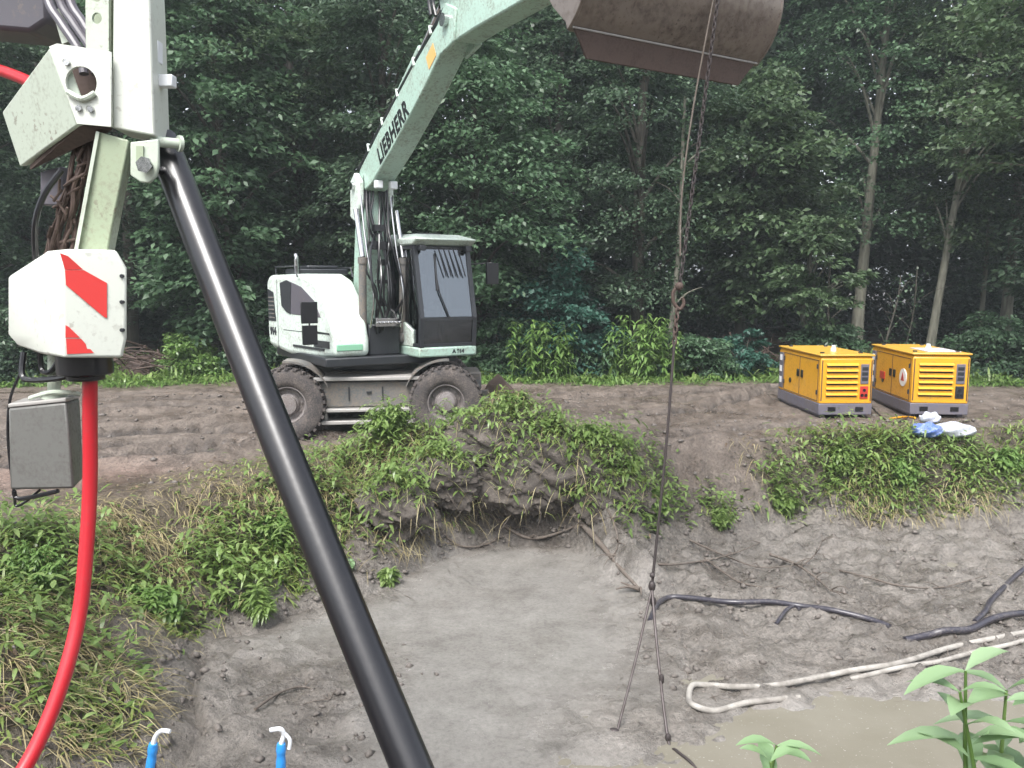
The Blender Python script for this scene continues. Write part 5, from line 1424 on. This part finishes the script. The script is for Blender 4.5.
def gated(f, k, s):
    def g(x, y):
        nn = fbm(x * 1.6, y * 1.6, 3, s)
        return np.clip(f(x, y) * (.62 + .9 * nn) * k, 0, 1) * sstep(.12, .4, pond_sd(x, y))
    return g
def downslope(x, y, rng):
    e = .08
    dx = terrain(x + e, y, False) - terrain(x - e, y, False); dy = terrain(x, y + e, False) - terrain(x, y - e, False)
    return np.arctan2(-dy, -dx) + rng.normal(0, .9, len(x))
blades(420000, (-7.5, 12), (4, 13.4), gated(green, 1.1, 131), (.10, .32), (.010, .026), (.35, 1.4), .7, 'grass', 'grass', 'short green grass on the lip of the pit', 132)
blades(330000, (-7.5, 12), (4, 13.4), gated(leafy, 1.45, 133), (.06, .16), (.022, .055), (-.3, .8), .5, 'leaf_weed', 'weeds', 'leafy green weeds mixed into the grass on the lip of the pit', 134, None, .34)
blades(330000, (-7.5, 12), (4, 13.4), gated(strawd, 1.1, 135), (.10, .42), (.004, .010), (-.1, .8), .75, 'straw', 'dry_straw', 'flattened yellow straw over the edge of the cut bank', 136, downslope)
def turf_d(x, y): return turf_mask(x, y) * np.clip(.35 + fbm(x * 1.1, y * 1.1, 3, 141), 0, 1) * sstep(.3, .6, pond_sd(x, y)) * .5
blades(230000, (-7.5, 12), (4, 13.4), turf_d, (.06, .20), (.008, .022), (.1, 1.2), .8, 'grass', 'thin_turf', 'thin low turf over the soil of the bank', 142)
blades(80000, (-7.5, 12), (4, 13.4), turf_d, (.05, .13), (.018, .045), (-.2, .5), .3, 'litter', 'dead_leaves', 'dead brown leaves scattered on the bank', 143)
blades(7000, (-9, 12), (7.5, 19.5), lambda x, y: np.clip(fbm(x * .9, y * .9, 3, 151) * 1.6 - .1, 0, 1) * (pond_sd(x, y) > .2), (.04, .14), (.01, .03), (-.1, .5), .4, 'litter', 'leaf_litter', 'scraps of plants trodden into the mud of the clearing', 152)

# clods of mud and gravel
def clods(name, label, n_try, xr, yr, dens, rr, mat, seed):
    rng = np.random.default_rng(seed); x = rng.uniform(*xr, n_try); y = rng.uniform(*yr, n_try)
    k = rng.uniform(0, 1, n_try) < dens(x, y); x, y = x[k], y[k]; z = terrain(x, y); n = len(x)
    base = np.array([(0, 0, 1), (1, 0, .1), (.3, .95, .0), (-.8, .6, .1), (-.8, -.6, .0), (.3, -.95, .1), (0, 0, -.7)], float)
    V = base[None] * (1 + .35 * rng.uniform(-1, 1, (n, 7, 3))) * (rr[0] + (rr[1] - rr[0]) * rng.uniform(0, 1, (n, 1, 1)) ** 3) * rng.uniform(.6, 1.2, (n, 1, 3))
    a = rng.uniform(0, 6.28, n); c, s = np.cos(a)[:, None], np.sin(a)[:, None]
    V = np.stack([V[..., 0] * c - V[..., 1] * s, V[..., 0] * s + V[..., 1] * c, V[..., 2] * .75], -1) + np.stack([x, y, z], 1)[:, None, :]
    F_ = [(0, 1, 2), (0, 2, 3), (0, 3, 4), (0, 4, 5), (0, 5, 1), (6, 2, 1), (6, 3, 2), (6, 4, 3), (6, 5, 4), (6, 1, 5)]
    return tag(quads_object(name, V, 7, mat, faces=F_, smooth=True), label, kind='stuff')
def clod_d(x, y):
    sdv = pond_sd(x, y); nn = fbm(x * 1.4, y * 1.4, 3, 161)
    return np.clip(np.exp(-((sdv - .35) / .45) ** 2) * (.5 + nn) * (sdv > .05) + .28 * ((sdv < 0) & (x > 1.3) & (y > 6.9)) * (.4 + nn) + .14 * (sdv > .8) * (.4 + nn) + .3 * ((sdv < .2) & (x < -.6) & (y < 8)) * (.5 + nn), 0, 1)
clods('mud_clods', 'clods of mud over the cut bank and the clearing', 90000, (-9, 11), (4.5, 17), clod_d, (.006, .06), 'stone', 162)

# leafy plants one can tell apart, hanging on or standing on the bank
def weed(label, px, py, size, n_st, mat, seed, L=(.10, .2), Wd=(.035, .06), spread=.5, droop=-.3, name='weed'):
    p = hit(px, py); rng = np.random.default_rng(seed)
    t = tag(empty(name, p), label, 'plant'); m = MB(); P, A, Q = [], [], []
    n_st = int(n_st * 2.0); spread *= 1.5; size *= .85; L = (L[0] * .62, L[1] * .68); Wd = (Wd[0] * .8, Wd[1] * .9)
    for k in range(n_st):
        a = rng.uniform(0, 6.28); r = spread * size * rng.uniform(.1, 1); hh = size * rng.uniform(.6, 1.1)
        bx, by = p.x + .25 * r * math.cos(a), p.y + .25 * r * math.sin(a); bz = gz(bx, by)
        tip = Vector((p.x + r * math.cos(a), p.y + r * math.sin(a) * .7, bz + hh + droop * r))
        mid = Vector((bx, by, bz)).lerp(tip, .5) + Vector((0, 0, .12 * size))
        m.tube([(bx, by, bz - .03), mid, tip], [.007, .005, .003], 5, smooth=3)
        for q in np.linspace(.2, 1, 13):
            c = Vector((bx, by, bz)).lerp(mid, q / .5) if q < .5 else mid.lerp(tip, (q - .5) / .5)
            for s in (-1, 1): P.append(tuple(c)); A.append(a + s * rng.uniform(.5, 1.5)); Q.append(rng.uniform(-.4, .9))
    m.build('stems', 'leaf_bright', t)
    P = np.array(P); n = len(P)
    quads_object('foliage', long_leaves(P, np.array(A), np.array(Q), rng.uniform(*L, n), rng.uniform(*Wd, n), .5), 8, mat, t, faces=LL_F)
weed('leafy green plant overhanging the bank between the red hose and black pipe', 158, 618, .38, 20, 'leaf_bright', 201)
weed('bright feathery plant at the left edge of the bank', 32, 585, .45, 24, 'leaf_bright', 202, (.06, .13), (.02, .035))
weed('long leaved plant hanging into the pit just left of the black pipe', 258, 612, .34, 14, 'leaf_weed', 203, (.12, .22), (.035, .06), .5, -.8)
weed('tuft of weeds beside the black pipe above the hanging plant', 272, 545, .36, 16, 'leaf_bright', 204)
weed('lone leafy shoot hanging on the bank right of the black pipe', 390, 585, .26, 7, 'leaf_weed', 205, (.10, .18), (.035, .055), .3, -.6)
weed('tall green weeds in front of the excavator step', 388, 436, .50, 26, 'leaf_weed', 206)
weed('leafy weeds on top of the earth heap by the blade', 510, 420, .36, 20, 'leaf_weed', 207)
weed('dense leafy plant sprawling over the cut edge left of the wire', 592, 492, .42, 26, 'leaf_weed', 208, (.08, .16), (.04, .065), .9, -.4)
weed('leafy plant on the cut edge just behind the wire', 650, 512, .34, 18, 'leaf_weed', 209, (.08, .15), (.035, .06), .8, -.4)
weed('small weed clump on the mud slope right of the wire', 722, 528, .30, 12, 'leaf_weed', 210, (.07, .13), (.03, .05), .5, -.5)
weed('weed clump at the left end of the right hand grass bank', 785, 512, .32, 14, 'leaf_weed', 211)
weed('small pale leaf tuft low on the bank beside the black pipe', 345, 575, .2, 8, 'leaf_fg', 212, (.07, .12), (.03, .05))
weed('green weed clump on the grass bank below the sacks', 905, 478, .34, 20, 'leaf_bright', 213)
weed('green weed clump on the grass bank at the right edge', 1008, 470, .38, 20, 'leaf_bright', 214)
weed('weed clump on the grass bank under the left generator', 842, 468, .3, 16, 'leaf_weed', 215)

# foreground plants close to the camera
def fg_plant(label, px, D, py_top, n_st, seed, Ls, fan):
    rng = np.random.default_rng(seed); tp = at(px, py_top, D); g = gz(tp.x, D + .05)
    t = tag(empty('leafy_plant', (tp.x, D + .05, g)), label, 'plant'); m = MB(); P, A, Q, LL_ = [], [], [], []
    for k in range(n_st):
        e = tp + Vector(((k - (n_st - 1) / 2) * fan + rng.normal(0, .02), rng.normal(0, .06), rng.uniform(-.12, .0) - .03 * abs(k - (n_st - 1) / 2)))
        b = Vector((tp.x + rng.normal(0, .05), D + .05 + rng.normal(0, .05), g - .03))
        mid = b.lerp(e, .55) + Vector((rng.normal(0, .02), 0, .0))
        m.tube([b, mid, e], [.007, .006, .003], 7, smooth=4)
        for q in np.linspace(.35, 1, 8):
            c = b.lerp(mid, q / .55) if q < .55 else mid.lerp(e, (q - .55) / .45)
            a0 = rng.uniform(0, 6.28)
            for s in (0, 1): P.append(tuple(c)); A.append(a0 + s * 3.14 + rng.normal(0, .3)); Q.append(rng.uniform(.1, .9)); LL_.append(Ls * (1.2 - .45 * q) * rng.uniform(.8, 1.15))
    m.build('stems', 'leaf_bright', t)
    P = np.array(P); LL_ = np.array(LL_)
    # broad leaves in 5 rows with a folded midrib
    n = len(P); az = np.array(A); pit = np.array(Q)
    d = np.stack([np.cos(az) * np.cos(pit), np.sin(az) * np.cos(pit), np.sin(pit)], 1); s = np.stack([-np.sin(az), np.cos(az), np.zeros(n)], 1); up = np.cross(d, s); up = np.where(up[:, 2:3] < 0, -up, up)
    rows = []
    for tt, w_ in ((0, .06), (.15, .45), (.35, .95), (.55, 1.0), (.75, .72), (.9, .35), (1, .03)):
        q = P + d * (LL_ * tt)[:, None] - np.array([0, 0, 1.]) * (.42 * LL_ * tt * tt)[:, None]; wd = (LL_ * .31 * w_ * .5)[:, None]
        rows += [q + s * wd + up * wd * .35, q, q - s * wd + up * wd * .35]
    FF = []
    for r in range(6):
        for c in (0, 1): FF.append((r * 3 + c, r * 3 + c + 1, r * 3 + c + 4, r * 3 + c + 3))
    quads_object('foliage', np.stack(rows, 1), 21, 'leaf_fg', t, faces=FF, smooth=True)
fg_plant('young broad leaved plant poking up at the bottom of the picture by the white hoses', 772, 1.75, 712, 4, 301, .15, .06)
fg_plant('tall broad leaved plant in the bottom right corner', 1022, 1.65, 650, 6, 302, .18, .06)

# roots and branches washed out of the bank
def root_branch(label, pts, r0, seed, forks=3, lift=.02, mat='root', name='root'):
    rg = random.Random(seed); q = [hit(x, y) + Vector((0, 0, lift)) for x, y in pts]
    m = MB(); k = len(q)
    m.tube(q, [r0 * (1 - .7 * i / (k - 1)) for i in range(k)], 8, smooth=5)
    for _ in range(forks):
        i = rg.randrange(1, k); a = q[i]; e = a + Vector((rg.uniform(-.35, .35), rg.uniform(-.3, .1), rg.uniform(-.05, .12)))
        mid = a.lerp(e, .5) + Vector((0, 0, rg.uniform(0, .06)))
        m.tube([a, mid, e], [r0 * .45, r0 * .3, r0 * .12], 6, smooth=4)
    return tag(m.build(name, mat, None, origin=q[0], smooth=60), label, 'root')
root_branch('thick muddy root running down the bank left of the wire to the slurry', [(560, 500), (585, 530), (605, 552), (622, 572), (640, 592)], .055, 401, 5)
root_branch('dark root under the overhang of the earth heap', [(470, 500), (500, 525), (530, 540), (565, 532), (590, 520)], .035, 402, 5)
root_branch('thin root lying across the mud right of the wire', [(610, 556), (660, 566), (700, 564), (735, 556), (760, 545)], .018, 403, 4)
root_branch('forked dead branch lying on the mud above the straight black hose', [(770, 560), (795, 570), (815, 582), (830, 596)], .022, 404, 8, .06)
root_branch('long thin branch lying above the curving black hose', [(840, 572), (870, 580), (900, 588), (940, 590), (985, 578)], .016, 405, 4)
root_branch('dead twig on the mud near the blue sleeved stakes', [(255, 712), (280, 695), (305, 690), (330, 702)], .014, 408, 6)
root_branch('pale broken stick at the top of the earth heap', [(455, 470), (475, 462), (492, 455)], .014, 409, 1, .08, 'straw')
root_branch('tangle of roots hanging from the cut edge under the leafy plant', [(600, 500), (612, 520), (618, 545), (612, 560)], .02, 410, 9)
root_branch('root poking from the bank below the right hand grass', [(705, 560), (740, 585), (775, 590)], .016, 411, 4)

root_branch('fan of thin roots hanging out of the dark face of the earth heap', [(520, 470), (530, 492), (528, 515), (515, 530)], .018, 413, 14)
root_branch('curved dark root along the foot of the earth heap', [(430, 520), (455, 545), (480, 548), (500, 540)], .022, 414, 5)
root_branch('dead branch with twigs lying on the mud under the weed clump', [(690, 545), (725, 560), (760, 572), (800, 570)], .016, 415, 9, .05)
root_branch('twiggy branch sticking up from the mud left of the curving black hose', [(800, 575), (815, 560), (822, 548)], .012, 416, 8, .08)

blades(52000, (-6, 11), (4.4, 14), lambda x, y: np.clip(.10 * (pond_sd(x, y) > .2) + .5 * np.exp(-((pond_sd(x, y) - .15) / .45) ** 2) * (.4 + fbm(x * 1.3, y * 1.3, 3, 181)) + .12 * ((pond_sd(x, y) < 0) & (x > .9) & (y > 6.5)), 0, 1), (.05, .28), (.004, .012), (-.15, .5), .2, 'root', 'twigs', 'scattered dead twigs and root ends on the mud', 182)

# lump of earth torn out of the edge, overhanging the pit
def earth_clump(label, lumps, seed, n_leaf, n_root):
    rng = np.random.default_rng(seed); c0 = lumps[0][0]; RT = 0
    t = tag(empty('earth_clump', (c0[0], c0[1], gz(c0[0], c0[1]))), label, 'earth'); m = MB(); top, face = [], []
    for c, r in lumps:
        c = np.array(c); n1, n2 = 54, 96; rings = []
        TH_ = np.pi * np.arange(1, n1) / n1; PH_ = 2 * np.pi * np.arange(n2) / n2
        D = np.stack([np.sin(TH_)[:, None] * np.cos(PH_)[None], np.sin(TH_)[:, None] * np.sin(PH_)[None], -np.cos(TH_)[:, None] * np.ones(n2)[None]], -1)
        q = D * 2.2 + c * 1.7
        A = lambda f_, o_, sd2: fbm(q[..., 0] * f_ + q[..., 2] * f_ * .8, q[..., 1] * f_ - q[..., 2] * f_ * .7, o_, sd2)
        B = lambda f_, sd2: np.abs(fbm(q[..., 0] * f_ - q[..., 2] * f_, q[..., 1] * f_ + q[..., 2] * f_ * .9, 3, sd2))
        w = 1 + .42 * A(.9, 4, seed) + .24 * A(2.6, 4, seed + 3) + .14 * (B(4.5, seed + 5) - .2) + .07 * (B(9, seed + 7) - .2)
        Pm = c + D * np.array(r) * w[..., None]
        rings = [[tuple(p) for p in row] for row in Pm]
        top += list(Pm[D[..., 2] > .42]); face += list(Pm[(D[..., 2] <= .42) & (D[..., 1] < -.1) & (D[..., 2] > -.6)])
        m.loft(rings)
    m.build('soil', 'soil', t, smooth=70)
    m = MB()
    for k in range(n_root):
        a = Vector(face[rng.integers(len(face))]); q = [a + Vector((0, .05, 0))]; d = Vector((rng.normal(0, .5), rng.uniform(-.8, -.2), rng.uniform(-.6, .3)))
        for _ in range(4):
            d = d * .75 + Vector((rng.normal(0, .25), rng.normal(0, .12), -.32)); q.append(q[-1] + d * rng.uniform(.06, .12))
        r0 = rng.uniform(.003, .010); m.tube(q, [r0, r0 * .8, r0 * .6, r0 * .4, r0 * .2], 5, smooth=2)
    m.build('roots', 'root', t)['kind'] = 'stuff'
    top = np.array(top); face = np.array(face)
    def spray(src, n, L, W, pit, curve, mat, nm, az0, lift):
        P = src[rng.integers(0, len(src), n)] + rng.normal(0, .05, (n, 3)); P[:, 2] += rng.uniform(0, lift, n)
        sp_ = quads_object(nm, long_leaves(P, az0 + rng.normal(0, 1.0, n), rng.uniform(*pit, n), rng.uniform(*L, n), rng.uniform(*W, n), rng.uniform(*curve, n)), 8, mat, t, faces=LL_F); sp_['kind'] = 'stuff'
    spray(np.concatenate([top, top, face[::3]]), int(n_leaf * 2.2), (.06, .15), (.025, .055), (-.4, .8), (.2, .7), 'leaf_weed', 'foliage', -1.57, .26)
    spray(np.concatenate([top, face[::4]]), int(n_leaf * 1.8), (.10, .34), (.008, .018), (.2, 1.35), (.4, .9), 'grass', 'grass_tufts', -1.57, .05)
    spray(np.concatenate([top, face]), n_leaf // 4, (.15, .45), (.004, .010), (-.5, .6), (.5, 1.2), 'straw', 'hanging_straw', -1.57, .02)
earth_clump('dark lump of earth with hanging roots and weeds overhanging the pit before the front wheel', [((-.05, 11.2, .12), (.85, .42, .44)), ((.55, 11.0, -.15), (.75, .46, .50)), ((.1, 10.95, -.40), (.75, .38, .42))], 501, 700, 60)
earth_clump('dark root matted lump of earth under the leafy plant just left of the wire', [((1.15, 10.9, -.22), (.62, .40, .42)), ((1.40, 10.72, -.55), (.50, .40, .40))], 502, 600, 45)
earth_clump('small lump of earth with straw hanging into the pit right of the black pipe', [((-1.05, 10.6, -.25), (.60, .36, .36)), ((-1.5, 10.1, -.5), (.50, .36, .36))], 503, 420, 26)
